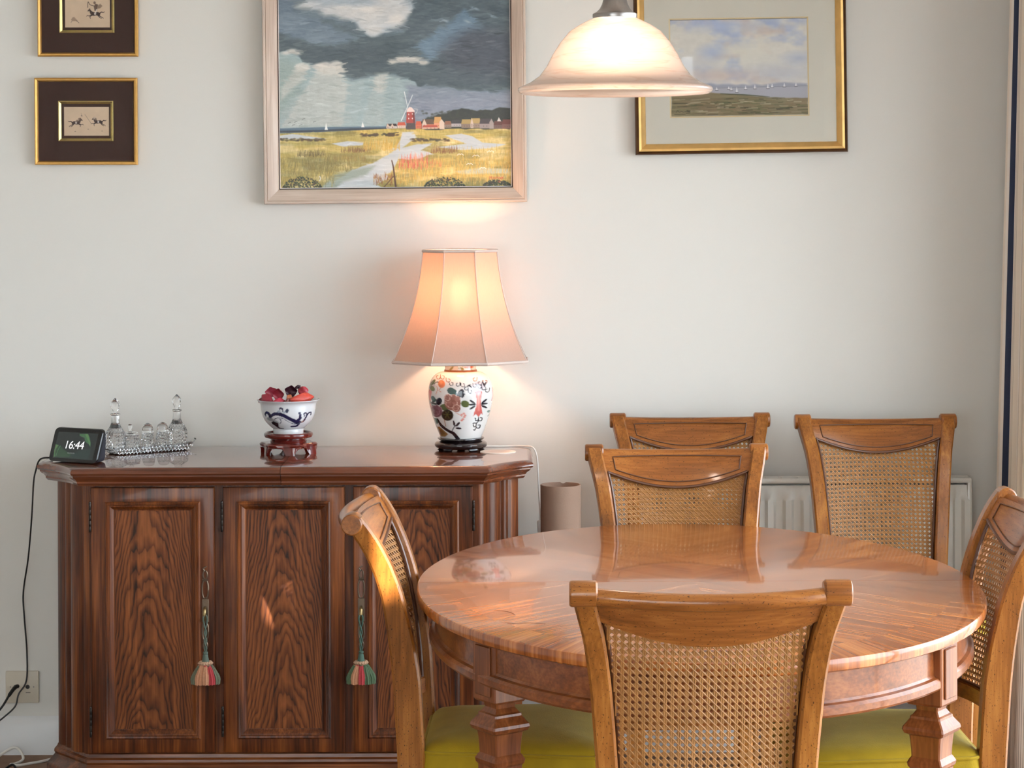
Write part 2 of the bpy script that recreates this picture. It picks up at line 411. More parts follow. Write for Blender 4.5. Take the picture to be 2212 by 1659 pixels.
def curtain():
    Y0, Y1, NU, NZ = YW - .09, YW - .52, 260, 24
    top = []
    pl = []
    for i in range(NU):
        t = i / (NU - 1); ph = t * 2 * PI * 4.5
        pl.append((0.045 * math.sin(ph) + .012 * math.sin(2.3 * ph + 1), Y0 + (Y1 - Y0) * t + .015 * math.sin(2 * ph)))
    s = [0]
    for a, b2 in zip(pl, pl[1:]): s.append(s[-1] + math.hypot(b2[0] - a[0], b2[1] - a[1]))
    verts, uvs = [], []
    for k in range(NZ):
        z = 0.02 + (2.25 - 0.02) * k / (NZ - 1); fl = 1.0 - 0.42 * (z / 2.25)
        for i, (dx, y) in enumerate(pl):
            cx = 1.281 + .0195 * z
            verts.append((cx + dx * fl, Y0 - (Y0 - y) * (0.72 + 0.28 * fl) - .03 * (z / 2.25) , z)); uvs.append((s[i] + 0.172, z))
    faces = [(k * NU + i, k * NU + i + 1, (k + 1) * NU + i + 1, (k + 1) * NU + i) for k in range(NZ - 1) for i in range(NU - 1)]
    me = bpy.data.meshes.new('cloth'); me.from_pydata(verts, [], faces)
    ul = me.uv_layers.new(name='cloth')
    for lp in me.loops: ul.data[lp.index].uv = uvs[lp.vertex_index]
    me.materials.append(M['curtain']); me.shade_smooth()
    t = thing('curtain', 'cream floor-length curtain with pinstripes and navy bands beside the back wall', 'curtain', (1.32, YW - .4, 0))
    o = bpy.data.objects.new('cloth', me); COL.objects.link(o); o.parent = t; o.location = -Vector(t.location); WP[o] = Vector((0, 0, 0))
    md = o.modifiers.new('thickness', 'SOLIDIFY'); md.thickness = 0.003
    MB().tube([(1.32, YW - .07, 2.28), (1.32, 1.5, 2.28)], .014, 12).build('curtain_pole', M['chair_dark'], t)
    for y in (YW - .16, 3.7, 1.6):
        MB().tube([(1.32, y, 2.28), (XR, y, 2.28)], .009, 8).build('pole_bracket', M['chair_dark'], t)
    for i in range(12):
        y = YW - .11 - i * 0.035
        ring = [(1.32 + .022 * math.cos(a), y, 2.272 + .022 * math.sin(a)) for a in np.linspace(0, 2 * PI, 17)[:-1]]
        MB().tube(ring, .003, 6, closed=True).build('curtain_ring', M['chair_dark'], t)
curtain()
# ------------------------------------------------------------------ dining table
TC = (0.342, 4.272); TR, TRY, TZ = 0.523, 0.7515, 0.75
tb = thing('dining_table', 'oval polished wooden dining table with square urn-shaped legs', 'table', (TC[0], TC[1], 0), local=True)
def half_disc(sign):
    mb = MB(); n = 72; g = 0.0006
    prof = [(TR - .006, TZ - .022), (TR - .001, TZ - .019), (TR, TZ - .014), (TR, TZ - .004), (TR - .0015, TZ - .001), (TR - .005, TZ)]
    secs = []
    for r, z in prof:
        secs.append([(r * math.cos(PI * i / n), sign * max(g, (r + TRY - TR) * math.sin(PI * i / n)), z) for i in range(n + 1)])
    return mb.loft(secs)
half_disc(1).build('tabletop_half', M['table_top'], tb, smooth=30)
half_disc(-1).build('tabletop_half', M['table_top'], tb, smooth=30)
ap = MB()
ap.lathe([(.481, TZ - .098), (.497, TZ - .098), (.500, TZ - .094), (.500, TZ - .084), (.496, TZ - .079), (.490, TZ - .077), (.4875, TZ - .073), (.4875, TZ - .0235), (.47, TZ - .0235), (.47, TZ - .098)], 144, cap=False)
ap.v = [(x, y * (math.hypot(x, y) + TRY - TR) / math.hypot(x, y), z) for x, y, z in ap.v]
ap.build('apron', M['table'], tb, smooth=25)
for a, lx, ly in ((-35, .358, -.452), (215, -.366, -.420), (35, .36, .437), (145, -.36, .437)):
    R = Matrix.Rotation(math.radians(a), 3, 'Z')
    def rot(mb, dx):
        mb.v = [tuple(R @ Vector((x, y, z)) + Vector((lx, ly, 0))) for x, y, z in mb.v]; return mb
    leg = None
    q = [(.033, TZ - .024), (.033, TZ - .124), (.0300, TZ - .128), (.020, TZ - .131), (.019, TZ - .138), (.024, TZ - .146), (.027, TZ - .148), (.0275, TZ - .152),
         (.0315, TZ - .158), (.0365, TZ - .165), (.0375, TZ - .170), (.0350, TZ - .176), (.0285, TZ - .180), (.0272, TZ - .190), (.0262, TZ - .205), (.0258, TZ - .216), (.028, TZ - .219), (.0315, TZ - .226),
         (.0305, TZ - .232), (.0275, TZ - .236), (.027, TZ - .26), (.024, TZ - .45), (.019, TZ - .65), (.022, TZ - .68), (.026, TZ - .70), (.026, .0)]
    secs = []
    for k, (h, z) in enumerate(q):
        c = .0022
        secs.append([(h, -h + c, z), (h, h - c, z), (h - c, h, z), (-h + c, h, z), (-h, h - c, z), (-h, -h + c, z), (-h + c, -h, z), (h - c, -h, z)])
    leg = rot(MB().loft(secs), .480).build('leg', M['table_z'], tb, smooth=22)
    rot(MB().rbox(.0325, .0365, -.022, .022, TZ - .116, TZ - .032, .0015, 1), .480).build('block_panel', M['table_z'], leg)
hair = [(1065, 1318), (1095, 1322), (1110, 1330), (1095, 1334), (1085, 1338), (1090, 1345), (1110, 1347), (1140, 1346), (1175, 1348)]
hp = []
for px, py in hair:
    Yh = FPX * (EYE - TZ) / (py - HORIZON); hp.append((X(px, Yh), Yh, TZ + .0004))
tag(MB().tube(catmull(hp, 6), .0003, 5).build('loose_thread', plain("dark_thread", lin(84, 52, 34), 0.6), origin=hp[4]), 'fine dark loose thread lying on the dining table', 'thread')

# ------------------------------------------------------------------ chairs
_zs = np.linspace(0, .93, 187)
_yp = np.interp(_zs, [0, .2, .40, .455, .605, .67, .752, .801, .85, .882, .905, .93], [-.03, -.012, -.001, 0, -.008, -.016, -.031, -.046, -.068, -.088, -.107, -.13])
_ww = np.interp(_zs, [0, .2, .455, .6, .67, .75, .82, .87, .905, .93], [.165, .160, .159, .165, .170, .1765, .186, .1985, .206, .21])
_ker = np.hanning(15); _ker /= _ker.sum()
def _sm(a): p = np.concatenate([2 * a[0] - a[7:0:-1], a, 2 * a[-1] - a[-2:-9:-1]]); return np.convolve(p, _ker, 'valid')
_yp, _ww = _sm(_yp), _sm(_ww)
def yp(z): return float(np.interp(z, _zs, _yp))
def wo(z): return float(np.interp(z, _zs, _ww))
SW = .033                       # width of a back post
def bow(u): return -.026 * (1 - u * u)
def zb(u): return .850 - .038 * (1 - u * u)
def S(u, z, d=0.0): return (u * (wo(z) - SW), yp(z) + bow(u) + d, z)
M['velvet'] = plain("olive_velvet", lin(156, 126, 14), 0.75, bump=0.25, bscale=420, var=0.22, vscale=26, spec=0.2)
M['velvet'].node_tree.nodes["Principled BSDF"].inputs["Sheen Weight"].default_value = 0.3
M['velvet'].node_tree.nodes["Principled BSDF"].inputs["Sheen Tint"].default_value = lin(226, 220, 160)

def make_chair(label):
    t = thing('dining_chair', label, 'chair', (0, 0, 0), group='cane-back dining chairs', local=True)
    for sg in (-1, 1):
        secs = []
        for z in list(np.linspace(0, .45, 10)) + list(np.linspace(.47, .80, 16)) + list(np.linspace(.81, .893, 12)):
            th = float(np.interp(z, [0, .3, .455, .6, .67, .752, .80, .85, .893], [.028, .042, .050, .050, .046, .039, .036, .034, .032])) / 2
            dy = (yp(z + .004) - yp(z - .004)) / .008; l = math.hypot(1, dy); ny, nz = 1 / l, -dy / l
            c = .004; o, i = wo(z), wo(z) - SW
            def P(x, k): return (sg * x, yp(z) + ny * k, z + nz * k)
            secs.append([P(o, -th + c), P(o, th - c), P(o - c, th), P(i + c, th), P(i, th - c), P(i, -th + c), P(i + c, -th), P(o - c, -th)])
        post = MB().loft(secs).build('back_post', M['chair'], t, smooth=30)
        cy, cz, r = yp(.893) - .004, .8905, .0195
        e0, e1 = wo(.89) - SW - .004, wo(.89) + .0045
        sc = [[(sg * x, cy + rr * math.cos(a), cz + rr * math.sin(a)) for a in np.linspace(0, 2 * PI, 25)[:-1]] for x, rr in ((e0, r * .86), (e0 + .003, r), (e1 - .004, r), (e1 - .0015, r * .96), (e1, r * .86))]
        MB().loft(sc).build('scroll_end', M['chair_x'], post, smooth=30)
    us = np.linspace(-1.0, 1.0, 33)
    # crest board: hollow in front, its lower edge dipping in the middle
    secs = []
    for u in us:
        z0, z1 = zb(u), .8885 - .004 * (1 - u * u); fr = []; bk = []
        for z in np.linspace(z0, z1, 9):
            th = .010
            dy = (yp(z + .004) - yp(z - .004)) / .008; l = math.hypot(1, dy); ny, nz = 1 / l, -dy / l
            x = u * (wo(z) - SW + .003)
            fr.append((x, yp(z) + bow(u) + ny * th, z + nz * th)); bk.append((x, yp(z) + bow(u) - ny * th, z - nz * th))
        secs.append(fr + bk[::-1])
    crest = MB().loft(secs).build('crest_rail', M['chair_x'], t, smooth=40)
    rl = [(u * (wo(.89) - SW + .002), yp(.892) + bow(u) - .008, .8865 - .005 * (1 - u * u)) for u in us]
    MB().tube(rl, .0130, 18).build('top_roll', M['chair_x'], crest, smooth=40)
    lp = [S(u, zb(u) + .016, .0125) for u in np.linspace(-.86, .86, 25)]
    lp += [S(.86, zb(.86) + .016 + (.883 - zb(.86) - .016) * k, .0115 + .002 * k) for k in (.35, .7, 1)]
    lp += [S(u, .8835, .0150) for u in np.linspace(.86, -.86, 25)[1:]]
    lp += [S(-.86, zb(.86) + .016 + (.883 - zb(.86) - .016) * k, .0115 + .002 * k) for k in (.7, .35)]
    MB().tube(lp, .0014, 6, closed=True).build('panel_bead', M['chair_dark'], crest)
    lp = [S(u, zb(u) + .003, .0095) for u in np.linspace(-.975, .975, 25)]
    lp += [S(.975, z, .006) for z in np.linspace(.845, .552, 14)] + [S(u, .552, .006) for u in np.linspace(.95, -.95, 16)]
    lp += [S(-.975, z, .006) for z in np.linspace(.552, .845, 14)]
    MB().tube(lp, .0036, 7, closed=True).build('cane_bead', M['chair_dark'], t)
    secs = []
    for u in us:
        secs.append([S(u * 1.02, z, d) for z, d in ((.522, -.011), (.549, -.011), (.552, -.008), (.552, .008), (.549, .011), (.522, .011))])
    MB().loft(secs).build('lower_rail', M['chair_x'], t, smooth=30)
    # woven cane
    mb = MB(); p = .0106
    def ok(x, z):
        if z < .546 or z > .87: return False
        u = x / (wo(z) - SW); return abs(u) < .985 and z < zb(u) + .004
    def strand(x0, z0, dx, dz, w, lift):
        l = math.hypot(dx, dz); dx, dz = dx / l, dz / l; nx, nz = -dz, dx; run = []
        def flush():
            if len(run) > 1:
                secs = []
                for (x, z) in run:
                    y = yp(z) + bow(x / (wo(z) - SW)) + lift
                    secs.append([(x + nx * w, y, z + nz * w), (x - nx * w, y, z - nz * w), (x, y + (.0006 if lift > 0 else -.0006), z)])
                mb.loft(secs, True, False)
            run.clear()
        s = -.42
        while s < .42:
            x, z = x0 + dx * s, z0 + dz * s
            if ok(x, z): run.append((x, z))
            else: flush()
            s += .0075
        flush()
    for i in range(-17, 18):
        for o in (-.00135, .00135): strand(i * p + o, .70, 0, 1, .0012, -.0004)
    for j in range(-15, 16):
        for o in (-.00135, .00135): strand(0, .70 + j * p + o, 1, 0, .0012, .0004)
    for k in range(-34, 35):
        strand((k + .5) * p, .70, 1, 1, .00125, .0006); strand((k + .5) * p, .70, 1, -1, .00125, -.0006)
    cn = mb.build('woven_cane', M['cane'], t, smooth=0)
    cn["kind"] = "stuff"; cn["label"] = "honey-coloured woven cane"
    # seat
    def outline(ins, z, n=10):
        pts = []; b, f, y0, y1, r = .165 - ins, .192 - ins, .018 + ins, .352 - ins, .03
        for cx, cy, a0 in ((f - r, y1 - r, 0), (-(f - r), y1 - r, 90), (-(b - r), y0 + r, 180), (b - r, y0 + r, 270)):
            for k in range(n + 1):
                a = math.radians(a0 + 90 * k / n); pts.append((cx + r * math.cos(a), cy + r * math.sin(a), z))
        return pts
    def shrink(pl, s, z): return [(x * s, .19 + (y - .19) * s, z) for x, y, _ in pl]
    base = outline(0, 0)
    secs = [shrink(base, .97, .425), shrink(base, 1.0, .43), shrink(base, 1.012, .45), shrink(base, 1.0, .470), shrink(base, .985, .479), shrink(base, .93, .488), shrink(base, .8, .495), shrink(base, .55, .500), shrink(base, .25, .502)]
    cu = MB().loft(secs).build('seat_cushion', M['velvet'], t, smooth=60)
    MB().tube([(x, y, .4745) for x, y, _ in shrink(base, .998, 0)], .0035, 7, closed=True).build('piping', M['velvet'], cu)
    MB().tube([(x, y, .431) for x, y, _ in shrink(base, 1.004, 0)], .003, 7, closed=True).build('piping', M['velvet'], cu)
    MB().loft([shrink(base, .96, .365), shrink(base, .985, .370), shrink(base, .985, .425)]).build('seat_frame', M['chair_x'], t)
    for sg in (-1, 1):
        q = [(.021, .40), (.021, .36), (.019, .345), (.022, .33), (.019, .30), (.013, .02), (.015, .0)]
        MB().loft([[(sg * .162 + a * h, .315 + b * h, z) for a, b in ((1, 1), (-1, 1), (-1, -1), (1, -1))] for h, z in q]).build('front_leg', M['chair'], t, smooth=20)
    return t

c0 = make_chair('cane-back dining chair seen from behind, on the near side of the table')
c0.location = (0.289, 3.445, 0)
dup(c0, (0.3705, 5.067, 0), PI, 'cane-back dining chair at the far end of the table, facing the viewer')
dup(c0, (0.458, 5.80, 0), PI, 'cane-back dining chair against the wall, half hidden behind another chair')
dup(c0, (0.930, 5.745, 0), PI, 'cane-back dining chair standing against the wall in front of the radiator')
dup(c0, (-0.180, 4.25, 0), -PI / 2 - .03, 'cane-back dining chair between sideboard and table, with sunlight on its back post')
dup(c0, (0.848, 4.20, 0), PI / 2 + .01, 'cane-back dining chair on the curtain side of the table, cut by the frame')

# ------------------------------------------------------------------ sideboard
SZ = 0.8177; SYF, SYB = 5.535, 5.985
SXL, SXR = X(160, SYF), X(1046, SYF); CX, CY = .103, .126
sb = thing('sideboard', 'dark brown wooden sideboard with three panelled doors and canted corners', 'sideboard', ((SXL + SXR) / 2, 5.76, 0))
def cant_line(x0, y0, x1, y1, dip, n=8):
    out = []
    for k in range(n + 1):
        t = k / n; dx, dy = x1 - x0, y1 - y0; l = math.hypot(dx, dy); nx, ny = dy / l, -dx / l
        if (nx * (x0 + .55) < 0): nx, ny = nx, ny
        s = -dip * math.sin(PI * t) + dip * .35 * math.sin(3 * PI * t)
        out.append((x0 + dx * t, y0 + dy * t, s))
    return out
def half_outline(left, front, cantx, canty, xcut, yb, dip):
    """open line: back corner -> cant -> front -> cut; left half as built, right half mirrored"""
    xf = SXL if left else SXR; sg = -1 if left else 1
    A = (xf + sg * cantx + 0, front + canty); B = (xf, front)
    pts = [(A[0], yb)]
    l = math.hypot(cantx, canty); nx, ny = sg * canty / l, -cantx / l
    for k in range(9):
        t = k / 8; d = -dip * math.sin(PI * t)
        pts.append((A[0] + (B[0] - A[0]) * t + nx * d, A[1] + (B[1] - A[1]) * t + ny * d))
    pts.append((xcut, front)); return pts
def offset_ring(pts, o, xcut, yb, out_sign):
    n = len(pts); res = []
    for i, p in enumerate(pts):
        nn = []
        for a, b in ((i - 1, i), (i, i + 1)):
            if a < 0 or b >= n: continue
            dx, dy = pts[b][0] - pts[a][0], pts[b][1] - pts[a][1]; l = math.hypot(dx, dy); nn.append((dy / l * out_sign, -dx / l * out_sign))
        mx, my = sum(q[0] for q in nn), sum(q[1] for q in nn); l = math.hypot(mx, my); mx, my = mx / l, my / l
        cs = mx * nn[0][0] + my * nn[0][1]; res.append((p[0] + mx * o / cs, p[1] + my * o / cs))
    return res + [(xcut, yb)]
XCUT = X(604, SYF)
topprof = [(0, 0), (.004, -.0005), (.010, -.004), (.0145, -.009), (.0155, -.0145), (.0125, -.0185), (.0085, -.0195), (.0085, -.0225), (.006, -.026), (-.001, -.031), (-.005, -.0365), (-.005, -.040), (-.010, -.046)]
for left in (True, False):
    xc = XCUT + (-.0006 if left else .0006)
    pts = half_outline(left, SYF, CX, CY, xc, SYB, .010)
    secs = [[(x, y, SZ + dz) for x, y in offset_ring(pts, o, xc, SYB, (1 if not left else -1) * -1)] for o, dz in topprof]
    MB().loft(secs).build('top_panel', M['sb_top'], sb, smooth=32)
BYF = SYF + .036                      # face of the carcass
BX0, BX1 = X(190, BYF), X(1028, BYF); BCX, BCY = .098, .118
BT = SZ - .044
body = MB().prism([(BX0, BYF), (BX1, BYF), (BX1 + BCX - .012, BYF + BCY + .004), (BX1 + BCX - .012, SYB - .01), (BX0 - BCX + .012, SYB - .01), (BX0 - BCX + .012, BYF + BCY + .004)], .09, BT)
body.build('carcass', M['sb'], sb, smooth=20)
# fluted canted corners
fl = [(0, 0), (.05, .006), (.12, .006), (.14, .001), (.20, .010), (.28, .015), (.36, .016), (.44, .014), (.50, .008), (.52, .002), (.58, .002), (.60, .007), (.66, .009), (.72, .006), (.74, .001), (.80, .004), (.92, .006), (1.0, .003)]
for sg, bx in ((-1, BX0), (1, BX1)):
    l = math.hypot(BCX, BCY); nx, ny = sg * BCY / l, -BCX / l
    ring = [(bx + sg * BCX * t + nx * d, BYF + BCY * t + ny * d) for t, d in fl] + [(bx + sg * (BCX - .02), BYF + BCY + .02), (bx, BYF + .02)]
    MB().prism(ring, .112, BT - .004).build('corner_pilaster', M['sb'], sb, smooth=50)
# plinth
pprof = [(-.002, .115), (.004, .112), (.006, .104), (.012, .100), (.013, .094), (.010, .088), (.016, .080), (.026, .070), (.030, .062), (.030, .03), (.026, 0)]
pl_pts = [(BX0 - BCX, SYB - .01), (BX0 - BCX, BYF + BCY), (BX0, BYF), (BX1, BYF), (BX1 + BCX, BYF + BCY), (BX1 + BCX, SYB - .01)]
secs = []
for o, z in pprof:
    r = offset_ring(pl_pts, o, 0, 0, 1)[:-1]; secs.append([(x, y, z) for x, y in r])
MB().loft(secs).build('plinth', M['sb_x'], sb, smooth=32)
M['bronze'] = plain("antique_bronze", lin(112, 96, 80), 0.38, metal=0.85, bump=0.1, bscale=300)
M['brass'] = plain("worn_brass", lin(150, 128, 88), 0.28, metal=0.9)
M['iron'] = plain("dark_hinge_metal", lin(48, 42, 38), 0.35, metal=0.8)
DF = BYF - .012
DZ0, DZ1 = Z(1624, DF), Z(1050, DF)
def rect_loft(mb, x0, x1, z0, z1, prof, cap=True):
    return mb.loft([[(x0 + i, y, z0 + i), (x1 - i, y, z0 + i), (x1 - i, y, z1 - i), (x0 + i, y, z1 - i)] for i, y in prof], cap=cap)
def door(px0, px1, hinge, handle):
    x0, x1 = X(px0, DF), X(px1, DF); yf = DF
    d = MB(); rect_loft(d, x0, x1, DZ0, DZ1, [(.0, BYF + .002), (.0, yf + .003), (.0012, yf + .0008), (.003, yf), (.0345, yf), (.0345, BYF), (.0345, BYF + .004)], cap=False)
    f = d.build('door', M['sb'], sb, origin=((x0 + x1) / 2, yf, (DZ0 + DZ1) / 2), smooth=25)
    m = MB(); rect_loft(m, x0 + .034, x1 - .034, DZ0 + .034, DZ1 - .034, [(0, yf + .002), (.0005, yf - .003), (.004, yf - .0055), (.008, yf - .0045), (.0095, yf - .001), (.0125, yf - .0005), (.017, yf + .003), (.021, yf + .0075), (.0235, yf + .0078), (.0245, yf + .0105), (.026, yf + .0115)], cap=False)
    m.build('panel_moulding', M['sb'], f, smooth=25)
    MB().rbox(x0 + .057, x1 - .057, yf + .0075, yf + .014, DZ0 + .057, DZ1 - .057, .001, 1).build('panel', M['sb_panel'], f, origin=((x0 + x1) / 2, yf + .008, (DZ0 + DZ1) / 2 - .06))
    hx = x0 if hinge < 0 else x1
    for hz in (DZ1 - .074, DZ0 + .074):
        h = MB()
        for k in range(5): h.lathe([(.0026, -.0068), (.003, -.006), (.003, .006), (.0026, .0068)], 10, (hx + hinge * .0015, yf - .0012, hz + (k - 2) * .0138))
        h.lathe([(.0, .0), (.003, .001), (.0022, .005), (.0, .006)], 10, (hx + hinge * .0015, yf - .0012, hz + .0345)).box(hx - .0008, hx + .0008, yf - .001, yf + .01, hz - .034, hz + .034)
        h.build('hinge', M['iron'], f)
    if handle:
        cx, cz = X(handle, DF), Z(1318, DF); y = yf - .0015
        hp = MB()
        def oval(zc, w, h, r, n=18, sq=1.0): hp.tube([(cx + w * math.copysign(abs(math.cos(a)) ** sq, math.cos(a)), y, zc + h * math.sin(a)) for a in np.linspace(0, 2 * PI, n + 1)[:-1]], r, 6, closed=True)
        oval(cz + .089, .0052, .0105, .0019); oval(cz + .0535, .0074, .022, .002, sq=.6); oval(cz - .049, .0070, .022, .002, sq=.6); oval(cz - .083, .005, .010, .0018)
        hp.tube([(cx - .007, y, cz + .077), (cx + .007, y, cz + .077)], .0024, 6).tube([(cx - .0065, y, cz - .073), (cx + .0065, y, cz - .073)], .0022, 6)
        hp.tube([(cx - .002, y, cz + .099), (cx - .005, y, cz + .104), (cx - .002, y, cz + .107), (cx + .004, y, cz + .110)], [.002, .002, .0018, .001], 6)
        hp.rbox(cx - .0085, cx + .0085, y - .001, y + .0018, cz - .026, cz + .031, .001, 1)
        hp.build('handle_plate', M['bronze'], f)
        pr = [(cx, y - .001, cz + .010), (cx, y - .010, cz + .008), (cx, y - .0155, cz - .002), (cx, y - .0145, cz - .013), (cx, y - .008, cz - .019), (cx, y - .001, cz - .02)]
        MB().tube(catmull(pr, 5), [.0032] * 6 + [.0046] * 14 + [.0034] * 6, 10).build('drop_pull', M['brass'], f)
    return f
door(193, 460, -1, 440)
door(478, 741, -1, None)
door(760, 1019, 1, 777)

# tassels hanging from the pulls
def tassel(px, cols, cord_col, label):
    y = DF - .020; cx, cz = X(px, y), Z(1334, y)
    zc = Z(1408, y)
    t = thing('tassel', label, 'tassel', (cx, y, zc), group='tassels on the sideboard doors')
    cm = plain("tassel_cord", cord_col, 0.8, bump=0.3, bscale=800)
    for s in (-1, 1):
        pts = [(cx + s * .001, y + .004, cz + .008), (cx + s * .005, y - .004, cz + .002), (cx + s * .003, y, cz - .014)] + [(cx + s * .0022 * math.cos(k * 1.1), y + .0016 * math.sin(k * 1.1) * s, cz - .014 - (cz - .014 - zc) * k / 10) for k in range(1, 11)]
        MB().tube(catmull(pts, 4), .0019, 7).build('cord', cm, t)
    MB().lathe([(.002, .004), (.006, .003), (.0062, -.001), (.0048, -.003), (.0064, -.005), (.0068, -.010), (.0085, -.018), (.0088, -.021), (.003, -.022)], 20, (cx, y, zc)).build('cap', cm, t)
    br = MB()
    zq = zc - .0245
    for k in range(16):
        a = 2 * PI * k / 16; a2 = a + .5
        br.tube([(cx + .013 * math.cos(a), y + .011 * math.sin(a), zq - .004), (cx + .0155 * math.cos((a + a2) / 2), y + .013 * math.sin((a + a2) / 2), zq), (cx + .013 * math.cos(a2), y + .011 * math.sin(a2), zq + .004)], [.0022, .0036, .0022], 7)
    br.lathe([(.004, .004), (.013, .003), (.0145, 0), (.013, -.004), (.004, -.004)], 20, (cx, y, zq), sy=.85)
    br.build('braided_collar', plain("collar_braid", lin(186, 150, 122), 0.8, bump=0.3, bscale=700), t)
    rng = random.Random(px)
    nb = 7
    for k in range(nb):
        a = PI + PI * (k + .5) / nb * 1.0 if k < 5 else PI * (k - 4.5) / 2
        a = [-2.75, -2.1, -1.5, -.95, -.35, .8, 2.3][k]
        bx, by = cx + .0155 * math.cos(a), y + .011 * math.sin(a)
        secs = []
        for s in np.linspace(0, 1, 9):
            r = (.0030 + .0078 * min(1, s * 1.9) ** .8) * (1 if s < .85 else .90); z = zq - .003 - .047 * s; ox = .012 * min(1, 1.4 * s) * math.cos(a)
            secs.append([(bx + ox + r * (1 + .12 * math.cos(9 * q + rng.random())) * math.cos(q) * .95, by + .003 * s * math.sin(a) + r * (1 + .12 * math.cos(9 * q)) * math.sin(q) * .8, z + rng.uniform(-.0012, .0012) * (s > .95)) for q in np.linspace(0, 2 * PI, 37)[:-1]])
        bm_ = MB().loft(secs); b = bm_.build('thread_bundle', cols[k % len(cols)], t, smooth=30)
        MB().lathe([(.0018, .003), (.0036, .002), (.0038, -.001), (.002, -.003)], 12, (bx, by, zq - .006)).build('knot', cols[(k + 1) % len(cols)], b)
def threads(name, c): return plain(name, c, 0.85, bump=0.6, bscale=900, var=0.2, vscale=300)
g1, tn, rd, g2 = threads("thread_grey_green", lin(104, 108, 88)), threads("thread_tan", lin(196, 142, 108)), threads("thread_red", lin(178, 62, 66)), threads("thread_green", lin(82, 104, 76))
tassel(440, [g1, tn, tn, rd, g1], lin(92, 106, 94), 'tassel with two fat tan and red bundles between grey-green ones, nearer the display')
tassel(776, [g2, tn, rd, g2, g2], lin(72, 100, 88), 'tassel with slim tan, red and green bundles, nearer the sunlit chair')
